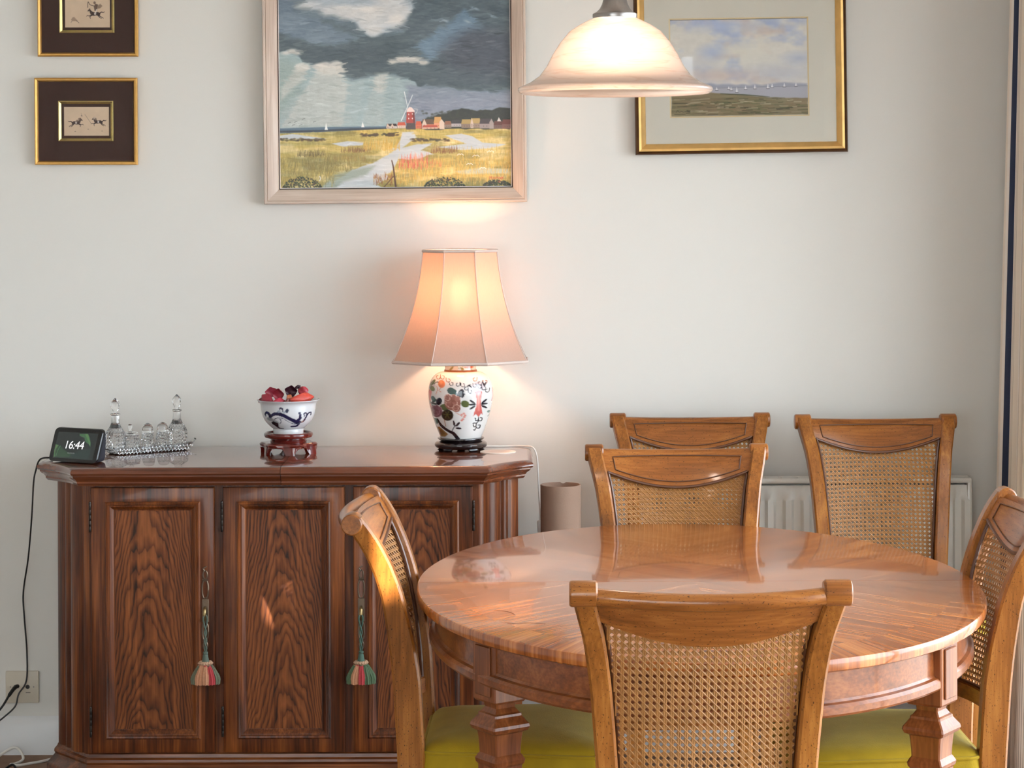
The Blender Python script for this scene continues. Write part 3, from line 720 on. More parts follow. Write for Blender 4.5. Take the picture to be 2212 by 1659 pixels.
# ------------------------------------------------------------------ a small paint box: colours laid on dense meshes
class Canvas:
    def __init__(s, x0, y0, x1, y1, res=1.0, base=(255, 255, 255)):
        s.x0, s.y0, s.x1, s.y1 = x0, y0, x1, y1
        s.w, s.h = int(round((x1 - x0) * res)), int(round((y1 - y0) * res))
        s.X = np.broadcast_to(np.linspace(x0, x1, s.w)[None, :], (s.h, s.w)); s.Y = np.broadcast_to(np.linspace(y0, y1, s.h)[:, None], (s.h, s.w))
        s.a = np.empty((s.h, s.w, 3)); s.a[:] = base; s.px = (x1 - x0) / s.w
    def win(s, xa, ya, xb, yb, pad):
        i0 = max(0, int((xa - pad - s.x0) / s.px)); i1 = min(s.w, int((xb + pad - s.x0) / s.px) + 2)
        j0 = max(0, int((ya - pad - s.y0) / s.px)); j1 = min(s.h, int((yb + pad - s.y0) / s.px) + 2)
        return (slice(j0, max(j0, j1)), slice(i0, max(i0, i1)))
    def lay(s, w, mask, col):
        c = col if isinstance(col, np.ndarray) and col.ndim == 3 else np.array(col, float)
        if isinstance(c, np.ndarray) and c.ndim == 3: c = c[w]
        s.a[w] = s.a[w] * (1 - mask[..., None]) + c * mask[..., None]
    def poly(s, pts, col, al=1.0, soft=0.7, wob=0.0, seed=0):
        P = np.array(pts, float); pad = soft * 2 + wob * 2 + 2
        w = s.win(P[:, 0].min(), P[:, 1].min(), P[:, 0].max(), P[:, 1].max(), pad)
        X_, Y_ = s.X[w], s.Y[w]
        if X_.size == 0: return s
        if wob:
            n = s.noise(14, 14, seed)[w]; m = s.noise(14, 14, seed + 9)[w]; X_ = X_ + (n - .5) * wob * 4; Y_ = Y_ + (m - .5) * wob * 4
        ins = np.zeros(X_.shape, bool); d = np.full(X_.shape, 1e9)
        for (ax, ay), (bx, by) in zip(P, np.roll(P, -1, 0)):
            if ay != by:
                c = ((ay > Y_) != (by > Y_)) & (X_ < (bx - ax) * (Y_ - ay) / (by - ay) + ax); ins ^= c
            t = np.clip(((X_ - ax) * (bx - ax) + (Y_ - ay) * (by - ay)) / ((bx - ax) ** 2 + (by - ay) ** 2 + 1e-9), 0, 1)
            d = np.minimum(d, np.hypot(X_ - ax - t * (bx - ax), Y_ - ay - t * (by - ay)))
        sd = np.where(ins, d, -d); s.lay(w, np.clip(.5 + sd / (2 * soft), 0, 1) * al, col); return s
    def ell(s, cx, cy, rx, ry, col, al=1.0, soft=0.7, rot=0.0):
        R = max(rx, ry); w = s.win(cx - R, cy - R, cx + R, cy + R, soft * 2 + 2); X_, Y_ = s.X[w] - cx, s.Y[w] - cy
        if X_.size == 0: return s
        c, q = math.cos(rot), math.sin(rot); U, V = X_ * c + Y_ * q, -X_ * q + Y_ * c
        sd = (1 - np.sqrt((U / rx) ** 2 + (V / ry) ** 2)) * min(rx, ry); s.lay(w, np.clip(.5 + sd / (2 * soft), 0, 1) * al, col); return s
    def line(s, pts, wd, col, al=1.0, soft=0.5):
        P = [tuple(p) for p in pts]; wd = wd if isinstance(wd, (list, tuple)) else [wd] * len(P)
        xs, ys = [p[0] for p in P], [p[1] for p in P]; w = s.win(min(xs), min(ys), max(xs), max(ys), max(wd) + 2)
        X_, Y_ = s.X[w], s.Y[w]
        if X_.size == 0: return s
        m = np.zeros(X_.shape)
        for (ax, ay), (bx, by), wa, wb in zip(P, P[1:], wd, wd[1:]):
            t = np.clip(((X_ - ax) * (bx - ax) + (Y_ - ay) * (by - ay)) / ((bx - ax) ** 2 + (by - ay) ** 2 + 1e-9), 0, 1)
            d = np.hypot(X_ - ax - t * (bx - ax), Y_ - ay - t * (by - ay)); m = np.maximum(m, np.clip(.5 + ((wa + (wb - wa) * t) / 2 - d) / (2 * soft), 0, 1))
        s.lay(w, m * al, col); return s
    def curve(s, pts, wd, col, al=1.0):
        q = [(p.x, p.y) for p in catmull([(a, b, 0) for a, b in pts], 6)]
        if isinstance(wd, (list, tuple)): wd = list(np.interp(np.linspace(0, 1, len(q)), np.linspace(0, 1, len(wd)), wd))
        return s.line(q, wd, col, al)
    def daub(s, rng, n, xr, yr, ln, wd, tilt, jit):
        """short brush strokes in the colour already there"""
        for _ in range(n):
            x, y = rng.uniform(*xr), rng.uniform(*yr); i = min(s.w - 1, max(0, int((x - s.x0) / s.px))); j = min(s.h - 1, max(0, int((y - s.y0) / s.px)))
            c = s.a[j, i] + rng.uniform(-jit, jit); l, a = rng.uniform(*ln), rng.uniform(-tilt, tilt); w = rng.uniform(*wd); dx, dy = l * math.cos(a), l * math.sin(a)
            s.line([(x - dx, y - dy), (x, y + rng.uniform(-1.5, 1.5)), (x + dx, y + dy)], [w * .5, w, w * .3], c, .7)
    def noise(s, cx, cy, seed, octs=1):
        """value noise with cells of cx by cy canvas units, 0..1"""
        key = (cx, cy, seed, octs)
        if not hasattr(s, 'nc'): s.nc = {}
        if key in s.nc: return s.nc[key]
        out = np.zeros((s.h, s.w)); amp, tot = 1.0, 0.0
        for o in range(octs):
            rs = np.random.RandomState(seed * 131 + o); gx, gy = max(1.2 * s.px, cx / 2 ** o), max(1.2 * s.px, cy / 2 ** o)
            u, v = (s.X[0] - s.x0) / gx, (s.Y[:, 0] - s.y0) / gy
            g = rs.rand(int(v[-1]) + 3, int(u[-1]) + 3); i, j = u.astype(int), v.astype(int); fu, fv = u - i, v - j; fu, fv = fu * fu * (3 - 2 * fu), (fv * fv * (3 - 2 * fv))[:, None]
            a = g[j][:, i] * (1 - fu) + g[j][:, i + 1] * fu; b = g[j + 1][:, i] * (1 - fu) + g[j + 1][:, i + 1] * fu
            out += amp * (a * (1 - fv) + b * fv); tot += amp; amp *= .55
        s.nc[key] = out / tot; return s.nc[key]
    def lin(s, gain=1.0):
        c = np.clip(s.a / 255.0, 0, 1); return np.clip(np.where(c <= .04045, c / 12.92, ((c + .055) / 1.055) ** 2.4) * gain, 0, 1)
    def sample(s, x, y, gain=1.0):
        A = s.lin(gain); u = np.clip((np.asarray(x) - s.x0) / s.px - .5, 0, s.w - 1.001); v = np.clip((np.asarray(y) - s.y0) / s.px - .5, 0, s.h - 1.001)
        i, j = u.astype(int), v.astype(int); fu, fv = (u - i)[..., None], (v - j)[..., None]
        return (A[j, i] * (1 - fu) + A[j, i + 1] * fu) * (1 - fv) + (A[j + 1, i] * (1 - fu) + A[j + 1, i + 1] * fu) * fv

def set_paint(me, cols):
    at = me.color_attributes.new('paint', 'FLOAT_COLOR', 'POINT')
    at.data.foreach_set('color', np.concatenate([cols.reshape(-1, 3), np.ones((cols.size // 3, 1))], 1).astype(np.float32).ravel())

def sheet(name, cv, x0, x1, z0, z1, y, mat, parent, gain=1.25, thick=.003):
    """a flat painted sheet with thickness, facing -y, in the frame of its thing"""
    w, h = cv.w, cv.h
    gx, gz = np.meshgrid(np.linspace(x0, x1, w), np.linspace(z1, z0, h))
    V = np.stack([gx, np.full_like(gx, y), gz], -1).reshape(-1, 3)
    idx = np.arange(w * h).reshape(h, w)
    F = np.stack([idx[:-1, :-1], idx[1:, :-1], idx[1:, 1:], idx[:-1, 1:]], -1).reshape(-1, 4)
    B = np.array([[x0, y + thick, z0], [x1, y + thick, z0], [x1, y + thick, z1], [x0, y + thick, z1]])
    n = len(V); extra = [[n + 3, n + 2, n + 1, n]]
    corner = [idx[-1, 0], idx[-1, -1], idx[0, -1], idx[0, 0]]
    for k in range(4): extra.append([corner[k], n + k, n + (k + 1) % 4, corner[(k + 1) % 4]])
    V = np.concatenate([V, B]); F = np.concatenate([F, np.array(extra)])
    me = bpy.data.meshes.new(name)
    me.vertices.add(len(V)); me.vertices.foreach_set('co', V.ravel())
    me.loops.add(len(F) * 4); me.loops.foreach_set('vertex_index', F.ravel())
    me.polygons.add(len(F)); me.polygons.foreach_set('loop_start', np.arange(len(F)) * 4)
    me.update(calc_edges=True); me.validate()
    set_paint(me, np.concatenate([cv.lin(gain).reshape(-1, 3), np.full((4, 3), .5)]))
    me.materials.append(mat)
    o = bpy.data.objects.new(name, me); COL.objects.link(o); o.parent = parent; WP[o] = Vector((0, 0, 0)); return o

def tufts(cv, rng, n, xr, yr, hgt, cols, lean=0.15, wd=(0.9, 0.3), al=.85):
    for _ in range(n):
        x, y = rng.uniform(*xr), rng.uniform(*yr); h = hgt * rng.uniform(.5, 1.2); c = np.array(rng.choice(cols)) + rng.uniform(-14, 14)
        cv.line([(x, y), (x + h * rng.uniform(-lean, lean) + h * .05, y - h)], list(wd), c, al)

def windmill_scene():
    cv = Canvas(603, -14, 1108, 405, 1.0, (92, 107, 115)); rng = random.Random(4)
    n1 = cv.noise(90, 40, 1, 4)[..., None]; n2 = cv.noise(26, 9, 2, 3)[..., None]; n3 = cv.noise(7, 3, 5, 2)[..., None]
    cv.a[:] = np.array((64, 78, 86)) * (1 - n1) + np.array((118, 134, 144)) * n1
    # pale lower sky on one side, grey-violet on the other
    cv.poly([(590, 100), (640, 112), (680, 140), (740, 150), (760, 172), (830, 158), (905, 172), (905, 290), (590, 290)], (150, 168, 170), 1, 6)
    cv.poly([(880, 180), (960, 188), (1120, 196), (1120, 290), (880, 290)], (122, 132, 146), 1, 9)
    cv.poly([(590, 110), (660, 140), (650, 200), (590, 260)], (146, 160, 152), .7, 14)
    cv.poly([(900, 215), (1120, 205), (1120, 235), (900, 250)], (136, 142, 158), .6, 10)
    # the dark cloud
    dk = np.array((58, 72, 78)) * (1 - n2) + np.array((84, 98, 104)) * n2
    cv.poly([(590, 62), (650, 78), (720, 92), (800, 80), (880, 70), (960, 40), (1120, 20), (1120, 200), (1040, 194), (960, 188), (905, 186), (888, 168), (852, 158), (800, 160), (757, 172), (738, 152), (736, 134), (690, 142), (655, 130), (632, 112), (590, 104)], dk, 1, 3, 3, 21)
    cv.poly([(590, -20), (640, -20), (635, 20), (700, 45), (760, 80), (740, 96), (660, 88), (590, 66)], np.array((92, 108, 124)) * (1 - n2) + np.array((122, 138, 152)) * n2, .9, 7, 3, 22)
    cv.poly([(880, -20), (1120, -20), (1120, 60), (1010, 70), (930, 100), (880, 70)], np.array((60, 74, 82)) * (1 - n2) + np.array((92, 106, 114)) * n2, .9, 9, 4, 23)
    cv.poly([(900, 98), (960, 60), (1010, 22), (1030, 30), (1046, 62), (1010, 76), (965, 112), (930, 128)], (98, 122, 142), .9, 6, 3, 24)
    cv.ell(1050, 118, 88, 55, (60, 65, 78), .85, 16); cv.ell(1000, 165, 80, 16, (70, 82, 90), .7, 8); cv.ell(770, 120, 95, 22, (56, 68, 76), .6, 10)
    # pale clouds
    cv.poly([(636, 14), (664, 2), (690, -20), (890, -20), (898, 16), (884, 36), (872, 48), (848, 64), (806, 78), (790, 66), (768, 46), (738, 34), (704, 28), (690, 16)], (166, 176, 184), .95, 4, 2, 25)
    for x, y, rx, ry in ((720, 20, 24, 10), (752, 26, 24, 14), (790, 26, 34, 18), (806, 48, 30, 22), (830, 22, 34, 14), (856, 44, 22, 16), (874, 22, 18, 16), (812, 64, 16, 12), (668, 8, 22, 7), (846, 0, 30, 12)):
        cv.ell(x, y, rx, ry, (206, 204, 200), .72, 6)
    for x, y, rx, ry in ((862, 40, 17, 9), (800, 18, 26, 6), (745, 12, 16, 5)): cv.ell(x, y, rx, ry, (222, 216, 208), .6, 4)
    for x, y, rx, ry in ((618, 111, 9, 4), (632, 107, 11, 5), (645, 111, 9, 4), (850, 133, 10, 5), (872, 128, 16, 7), (898, 128, 14, 6), (918, 134, 12, 6), (654, 142, 16, 9), (690, 141, 13, 7), (704, 139, 15, 8), (728, 138, 13, 9), (712, 150, 26, 10), (735, 152, 10, 12)):
        cv.ell(x, y, rx, ry, (212, 206, 196), .8, 2.5)
    for x, y in ((968, 45), (1016, 47), (1032, 18), (1070, 35)): cv.ell(x, y, 8, 2.2, (150, 166, 178), .8, 1.6, .4)
    # shafts of light
    st = np.broadcast_to(cv.noise(9, 300, 31, 2)[..., None], cv.a.shape)
    for P, al in (([(690, 140), (745, 150), (752, 180), (742, 272), (606, 274)], .62), ([(640, 142), (664, 152), (662, 164), (606, 214), (606, 190)], .65), ([(812, 158), (842, 156), (838, 184), (826, 200), (808, 192)], .7), ([(806, 190), (836, 190), (828, 272), (780, 272)], .22), ([(752, 180), (790, 170), (770, 272), (746, 272)], .12), ([(606, 240), (660, 190), (640, 250), (606, 274)], .22)):
        cv.poly(P, np.array((204, 203, 194)) - 26 * st, al, 4)
    cv.a[:] += (n3 - .5) * 16
    cv.daub(rng, 1500, (603, 1108), (-14, 272), (7, 16), (2.2, 5.0), .25, 15)
    # sea and marsh
    cv.poly([(590, 275), (700, 273), (880, 272), (880, 284), (590, 285)], (86, 106, 122), 1, .8)
    cv.poly([(590, 280), (690, 279), (760, 276), (880, 275), (880, 282), (760, 281), (690, 283), (590, 285)], (48, 54, 64), .9, .8)
    g1 = cv.noise(60, 10, 41, 3)[..., None]; g2 = cv.noise(2.4, 9, 42, 2)[..., None]; dep = np.clip((cv.Y - 280) / 120, 0, 1)[..., None]
    g4 = cv.noise(46, 16, 44, 3)[..., None]; g5 = cv.noise(70, 12, 45, 2)[..., None]
    gold = (np.array((164, 152, 84)) * (1 - g1) + np.array((214, 182, 92)) * g1) * (1 - .12 * dep)
    gold = gold + (np.array((222, 200, 138)) - gold) * np.clip((g4 - .52) * 4, 0, .8) + (np.array((132, 122, 64)) - gold) * np.clip((g5 - .56) * 4, 0, .75) + (g2 - .5) * 38
    cv.poly([(590, 286), (680, 284), (760, 281), (860, 277), (1120, 274), (1120, 420), (590, 420)], gold, 1, .8)
    wa = np.array((176, 184, 188)) * (1 - g1) + np.array((206, 206, 204)) * g1
    cv.poly([(872, 284), (894, 284), (902, 296), (884, 308), (872, 318), (905, 311), (936, 311), (912, 326), (940, 333), (905, 344), (862, 345), (848, 366), (836, 388), (812, 398), (836, 410), (690, 410), (704, 396), (742, 380), (758, 366), (806, 352), (828, 340), (852, 326), (866, 302)], wa, 1, 1.2, .8, 43)
    cv.poly([(700, 396), (720, 376), (760, 366), (810, 358), (790, 378), (740, 392), (720, 410), (690, 410)], (142, 152, 136), .8, 4)
    cv.poly([(600, 291), (630, 287), (668, 293), (706, 298), (600, 299)], wa, 1, .8); cv.poly([(716, 309), (750, 304), (786, 306), (784, 313), (740, 316)], wa, 1, .8)
    cv.poly([(962, 294), (1000, 290), (1024, 296), (1046, 310), (1098, 314), (1070, 322), (1000, 326), (946, 319), (1010, 312)], wa, 1, 1); cv.poly([(986, 372), (1040, 364), (1104, 368), (1104, 378), (1000, 378)], (176, 182, 160), .9, 2)
    for x0, x1, y, k in ((603, 706, 300, 46), (780, 862, 291, 60), (888, 972, 303, 54)):
        for _ in range(k): cv.ell(rng.uniform(x0, x1), y + rng.uniform(-3, 2.5), 3.2, 1.8, (74 + rng.uniform(-12, 16), 62, 38), .75, .8)
    cv.daub(rng, 700, (603, 1108), (284, 405), (5, 12), (1.4, 3.0), .12, 20)
    tufts(cv, rng, 90, (640, 702), (333, 338), 12, [(86, 74, 40), (104, 86, 44)]); tufts(cv, rng, 90, (736, 800), (324, 329), 9, [(110, 76, 46), (132, 92, 50)])
    tufts(cv, rng, 90, (932, 990), (326, 333), 11, [(112, 72, 42), (136, 92, 52)]); tufts(cv, rng, 140, (700, 790), (340, 349), 9, [(150, 126, 60), (128, 104, 56), (176, 148, 70)])
    tufts(cv, rng, 420, (603, 720), (345, 404), 18, [(126, 116, 62), (96, 92, 50), (158, 140, 76), (178, 158, 92)], .35, al=.6)
    tufts(cv, rng, 160, (660, 760), (352, 372), 9, [(142, 122, 60), (120, 104, 54)]); tufts(cv, rng, 160, (786, 864), (310, 326), 13, [(204, 162, 66), (188, 146, 60), (214, 176, 84)])
    tufts(cv, rng, 520, (856, 1106), (352, 404), 17, [(214, 164, 62), (196, 148, 62), (226, 182, 84), (178, 138, 66), (234, 194, 104)], .25, al=.7)
    tufts(cv, rng, 160, (985, 1106), (325, 356), 12, [(206, 170, 70), (178, 148, 66), (160, 140, 72)], .2, al=.7); tufts(cv, rng, 110, (806, 848), (382, 402), 10, [(150, 96, 54), (176, 128, 64), (120, 76, 48)])
    tufts(cv, rng, 130, (862, 926), (344, 368), 15, [(204, 88, 72), (222, 116, 92), (188, 70, 58), (230, 146, 110)], .12); tufts(cv, rng, 20, (930, 955), (352, 364), 9, [(196, 98, 66)])
    for cx, w_, hh in ((650, 42, 24), (962, 44, 20), (1076, 30, 13)):
        for _ in range(230):
            q = rng.uniform(-1, 1); yy = 404 - rng.random() * hh * (1 - q * q) ** .6; cv.ell(cx + q * w_, yy, 1.5, 1.3, (44 + rng.uniform(-10, 26), 48 + rng.uniform(-8, 22), 34), .9, .6)
    # village
    tr = [(908, 280), (912, 262), (922, 256), (936, 252), (950, 246), (966, 248), (980, 240), (1000, 234), (1018, 236), (1034, 242), (1050, 238), (1066, 240), (1084, 234), (1108, 234), (1108, 282)]
    cv.poly(tr, (38, 40, 32), 1, 1.2, 1.2, 51)
    for _ in range(140): cv.ell(rng.uniform(915, 1108), rng.uniform(240, 262), 3, 2, (48, 50, 38), .5, 1)
    def house(x0, x1, yt, yb, wall, roof, gable=None):
        ye = yt + (yb - yt) * .5
        cv.poly([(x0, ye), (x1, ye), (x1, yb), (x0, yb)], wall, 1, .5); cv.poly([(x0 + 1.5, yt), (x1 - 1.5, yt), (x1 + .5, ye + .5), (x0 - .5, ye + .5)], roof, 1, .5)
        if gable: cv.poly([(x0, yb), (x0, ye), (x0 + gable / 2, yt - 1), (x0 + gable, ye), (x0 + gable, yb)], (206, 186, 168), 1, .5); cv.line([(x0 + gable / 2, ye + 2), (x0 + gable / 2, yb - 2)], 1.3, (90, 70, 60))
        for k in range(3): cv.ell(x0 + (x1 - x0) * (.3 + .25 * k), (ye + yb) / 2 + .5, .8, .8, (70, 60, 56), .8, .4)
    house(836, 848, 267, 277, (226, 218, 208), (60, 46, 44), 6); house(846, 859, 267, 277, (222, 214, 204), (52, 42, 42), 6); house(860, 878, 264, 277, (214, 190, 170), (190, 84, 56))
    house(900, 913, 262, 278, (204, 110, 78), (196, 92, 62)); house(914, 940, 258, 279, (200, 120, 88), (96, 72, 54), 10); house(940, 957, 253, 278, (216, 150, 110), (200, 150, 86)); cv.poly([(952, 280), (952, 264), (957, 258), (963, 266), (963, 280)], (214, 190, 170), 1, .5)
    house(915, 948, 271, 279, (206, 166, 140), (172, 72, 52)); house(963, 978, 262, 277, (140, 118, 104), (138, 92, 66)); house(978, 1000, 260, 275, (170, 160, 158), (60, 54, 54)); house(1000, 1022, 259, 278, (132, 112, 96), (168, 142, 84)); house(1020, 1042, 257, 278, (146, 126, 110), (176, 148, 92), 6)
    house(1040, 1068, 258, 279, (150, 136, 132), (66, 56, 58)); cv.poly([(1061, 280), (1061, 266), (1066, 258), (1071, 268), (1071, 280)], (160, 146, 140), 1, .5); house(1071, 1090, 263, 280, (110, 84, 76), (92, 52, 44)); cv.poly([(1078, 264), (1082, 255), (1087, 264)], (206, 196, 190), 1, .5); house(1089, 1110, 260, 280, (120, 84, 76), (104, 54, 46))
    cv.poly([(879, 266), (881, 241), (897, 241), (899, 266)], (168, 62, 50), 1, .6); cv.poly([(893, 241), (897, 241), (899, 266), (895, 266)], (96, 44, 44), .8, .8); cv.poly([(880, 266), (899, 266), (900, 280), (879, 280)], (74, 60, 58), 1, .6)
    for x, y in ((885, 247), (893, 246), (885, 256), (893, 256)): cv.ell(x, y, 1.1, 1.7, (232, 214, 206), 1, .5)
    cv.poly([(880, 242), (882, 235), (887, 231), (892, 232), (898, 239), (898, 242)], (232, 206, 198), 1, .7); cv.line([(897, 235), (904, 236), (903, 242), (899, 247)], .9, (226, 220, 214), .8)
    cv.line([(876, 198), (883, 232)], [1.7, 1.0], (226, 228, 226)); cv.line([(894, 205), (882, 232), (869, 260)], [1.2, 1.2, 1.7], (226, 228, 226))
    for x, y, h in ((701, 279, 16), (781, 274, 12)): cv.poly([(x, y), (x + 3, y - h), (x + 7, y)], (232, 232, 228), 1, .6)
    for x, y in ((624, 263), (638, 261), (633, 268), (655, 255), (649, 268), (679, 261)): cv.line([(x - 3, y + 1.2), (x, y - .8), (x + 3, y - 1.2)], .9, (70, 72, 72), .8)
    for x, y in ((997, 334), (1031, 337), (1063, 328), (1017, 355), (1046, 364)): cv.curve([(x - 7, y + 3), (x - 3, y), (x, y + 1.5), (x + 3, y), (x + 7, y + 3)], 1.1, (238, 234, 226))
    cv.line([(689, 380), (691, 385), (688, 390)], 1.4, (240, 238, 232)); cv.line([(847, 347), (850, 360), (855, 404)], [2.2, 3.2, 4], (84, 58, 46)); cv.line([(850, 382), (829, 405)], 2, (92, 66, 50)); cv.line([(852, 287), (862, 286)], 1.4, (40, 34, 32))
    sg = (188, 70, 44)      # the signature
    for q in ([(1061, 383), (1061, 390)], [(1061, 386.5), (1065, 386.5)], [(1065, 383), (1065, 390)], [(1068, 389), (1070, 385), (1072, 389)], [(1074, 389), (1074, 386), (1077, 385.5)], [(1078, 385.5), (1080, 389), (1082, 385.5)], [(1083, 387), (1086, 386), (1083.5, 389), (1086, 389)], [(1087, 385), (1088.5, 387.5), (1090, 385)], [(1090, 385), (1087, 391)], [(1079, 394), (1081, 397), (1084, 393)]): cv.line(q, 1.1, sg, .9)
    return cv

def coast_watercolour():
    cv = Canvas(1454, 46, 1747, 250, 1.0, (200, 196, 190)); rng = random.Random(8)
    n = cv.noise(70, 40, 1, 4)[..., None]; m = cv.noise(40, 26, 2, 3)[..., None]; f = cv.noise(12, 7, 3, 3)[..., None]
    cv.a[:] = np.array((204, 200, 192)) + (np.array((160, 170, 194)) - np.array((204, 200, 192))) * np.clip((n - .48) * 4.2, 0, 1)
    cv.a[:] = cv.a + (np.array((196, 178, 166)) - cv.a) * np.clip((m - .56) * 3, 0, 1) * .8 + (f - .5) * 14
    for x, y, rx, ry, c in ((1545, 115, 26, 14, (150, 166, 200)), (1570, 60, 60, 12, (172, 182, 204)), (1690, 160, 70, 16, (176, 178, 188)), (1500, 150, 60, 26, (186, 186, 190)), (1620, 110, 50, 20, (208, 204, 192)), (1730, 130, 26, 10, (150, 162, 190)), (1560, 165, 60, 9, (192, 170, 162))): cv.ell(x, y, rx, ry, c, .6, 10)
    cv.poly([(1454, 178), (1540, 181), (1580, 184), (1650, 186), (1700, 181), (1747, 184), (1747, 192), (1454, 194)], (146, 148, 164), .9, 2.5, 1.0, 5)
    cv.poly([(1454, 190), (1600, 190), (1747, 188), (1747, 216), (1600, 212), (1454, 205)], (164, 164, 172), 1, 1.5)
    s = cv.noise(60, 3.2, 7, 3)[..., None]; g = cv.noise(34, 16, 8, 2)[..., None]
    land = np.array((96, 86, 64)) * (1 - s) + np.array((176, 160, 128)) * s; land = land * .62 + (np.array((92, 98, 68)) * g + np.array((120, 98, 78)) * (1 - g)) * .38
    cv.poly([(1454, 200), (1520, 198), (1580, 204), (1640, 210), (1700, 214), (1747, 215), (1747, 250), (1454, 250)], land, 1, 1, .5, 6)
    cv.line([(1560, 203), (1610, 206), (1665, 211)], [1.5, 3, 1], (70, 74, 54), .8); cv.line([(1454, 192), (1747, 189)], .9, (106, 108, 120), .7)
    for _ in range(170):
        x, y = rng.uniform(1456, 1740), rng.uniform(214, 247); cv.line([(x, y), (x + rng.uniform(6, 30), y - rng.uniform(-1, 1.4))], rng.uniform(.8, 2.2), rng.choice([(72, 78, 52), (60, 56, 42), (132, 112, 84), (188, 176, 150), (96, 104, 70)]), .6)
    for x, h, y in ((1552, 7, 195), (1583, 8, 196), (1595, 12, 200), (1614, 8, 194), (1634, 9, 193), (1662, 10, 193), (1671, 8, 191), (1697, 8, 190), (1722, 7, 189), (1578, 6, 193)):
        cv.poly([(x - 2.2, y), (x, y - h), (x + .4, y)], (232, 230, 228), 1, .5); cv.poly([(x + .8, y), (x + .6, y - h * .8), (x + 2.6, y)], (222, 222, 222), .9, .5); cv.line([(x - 3, y + .8), (x + 3, y + .8)], 1, (70, 68, 70), .9)
    cv.curve([(1464, 241), (1468, 238), (1471, 241), (1476, 239), (1480, 241), (1488, 239), (1494, 241)], .8, (44, 40, 36), .8)
    return cv

INK, INK2 = (62, 46, 44), (108, 88, 78)
def horse(cv, x, y, k, d):
    """a galloping horse, d = +1 facing +x"""
    P = lambda a, b: (x + a * k * d, y + b * k)
    cv.poly([P(-11, -3), P(-6, -5.5), P(2, -4.5), P(8, -7), P(12, -12), P(15, -11.5), P(18, -7.5), P(16.5, -6.5), P(13.5, -8), P(11.5, -2), P(8, 3), P(2, 3.6), P(-4, 2.6), P(-9, 4), P(-12, 1)], INK, .95, .5)
    cv.curve([P(-11, -2), P(-15, -5), P(-19, -4), P(-22, -6)], [k * 2.6, k * 2, k * .9], INK); cv.line([P(12.4, -11.4), P(12.6, -14)], k * 1, INK)
    for q in ([P(8, 2), P(14, 4), P(18, 3), P(20, 5)], [P(7, 2), P(12, 6), P(11, 10)], [P(-9, 2), P(-13, 6), P(-18, 8), P(-19, 10)], [P(-7, 3), P(-11, 8), P(-15, 10)]): cv.curve(q, [k * 2.4, k * 1.2, k * 1.0], INK)
    cv.ell(*P(0, -1), k * 2.6, k * 3.2, (214, 204, 196), .9, .5); cv.line([P(9, -5), P(11, 0)], k * 1.2, INK2, .8)

def hunt_sketch(upper):
    cv = Canvas(138, -7 if upper else 227, 235, 56 if upper else 289, 2.4, (214, 190, 164))
    n = cv.noise(18, 18, 3, 3)[..., None]; cv.a[:] += (n - .5) * 12
    if upper:
        horse(cv, 203, 27, .92, -1)
        P = [(202, 20), (200, 10), (204, 4), (210, 6), (208, 12), (207, 20)]; cv.poly(P, INK2, .9, .6); cv.ell(202, 2, 2.6, 3, INK2, .9, .5); cv.poly([(208, 10), (214, 4), (219, 9), (214, 14), (208, 15)], (140, 118, 100), .9, .7)
        cv.curve([(201, 9), (192, 6), (188, 0), (187, 12)], 1.1, INK); cv.curve([(206, 17), (204, 24)], 2, (222, 214, 206))
        cv.poly([(151, 39), (154, 34), (158, 33), (162, 38), (166, 42), (160, 42), (153, 42)], (150, 124, 104), .8, .8); cv.line([(162, 41), (168, 46)], 1.1, INK2, .8); cv.line([(153, 42), (151, 45)], 1, INK2, .7)
    else:
        horse(cv, 164, 262, .78, 1); horse(cv, 212, 260, .78, -1)
        cv.ell(172, 253, 3.4, 2.4, INK2, .8, .6); cv.ell(167, 257, 3.6, 2.2, INK2, .7, .6); cv.ell(204, 251, 3, 3.2, (200, 180, 160), .9, .6); cv.ell(206, 254, 2.6, 3, INK2, .7, .6)
        cv.line([(183, 243), (196, 262)], .6, INK2, .7); cv.ell(176, 246, 1.6, 1.2, INK2, .7, .5); cv.line([(175, 241), (177, 248)], .5, INK2, .6)
        for x, y in ((190, 275), (220, 279), (162, 280)): cv.ell(x, y, 1.4, .7, INK2, .7, .5)
    return cv

# ------------------------------------------------------------------ pictures on the wall
def mitred(root, x0, x1, z0, z1, prof, mat, name='frame_side', mats=None):
    """four mitred sides; prof: (inset from the outer edge, depth y), ring closed at the back"""
    C = lambda i: [(x0 + i, z0 + i), (x1 - i, z0 + i), (x1 - i, z1 - i), (x0 + i, z1 - i)]
    for k in range(4):
        a = [(C(i)[k][0], y, C(i)[k][1]) for i, y in prof]; b = [(C(i)[(k + 1) % 4][0], y, C(i)[(k + 1) % 4][1]) for i, y in prof]
        MB().loft([a, b]).build(name, mats[k] if mats else mat, root, smooth=25)
M['canvas'] = painted("oil_paint", 0.45, 0.15, 0.5); M['paper'] = painted("drawing_paper", 0.8)
M['pic_glass'] = pane_glass("picture_glass", 0.55)
def picture(name, label, x0, x1, z0, z1, tilt, roll):
    """a thing whose frame of reference is the picture's lower edge on the wall"""
    t = thing(name, label, 'picture', ((x0 + x1) / 2, YW - .003, z0), local=True)
    t.rotation_euler = Matrix.Rotation(roll, 3, 'Y').to_euler() if not tilt else (Matrix.Rotation(roll, 3, 'Y') @ Matrix.Rotation(tilt, 3, 'X')).to_euler()
    return t

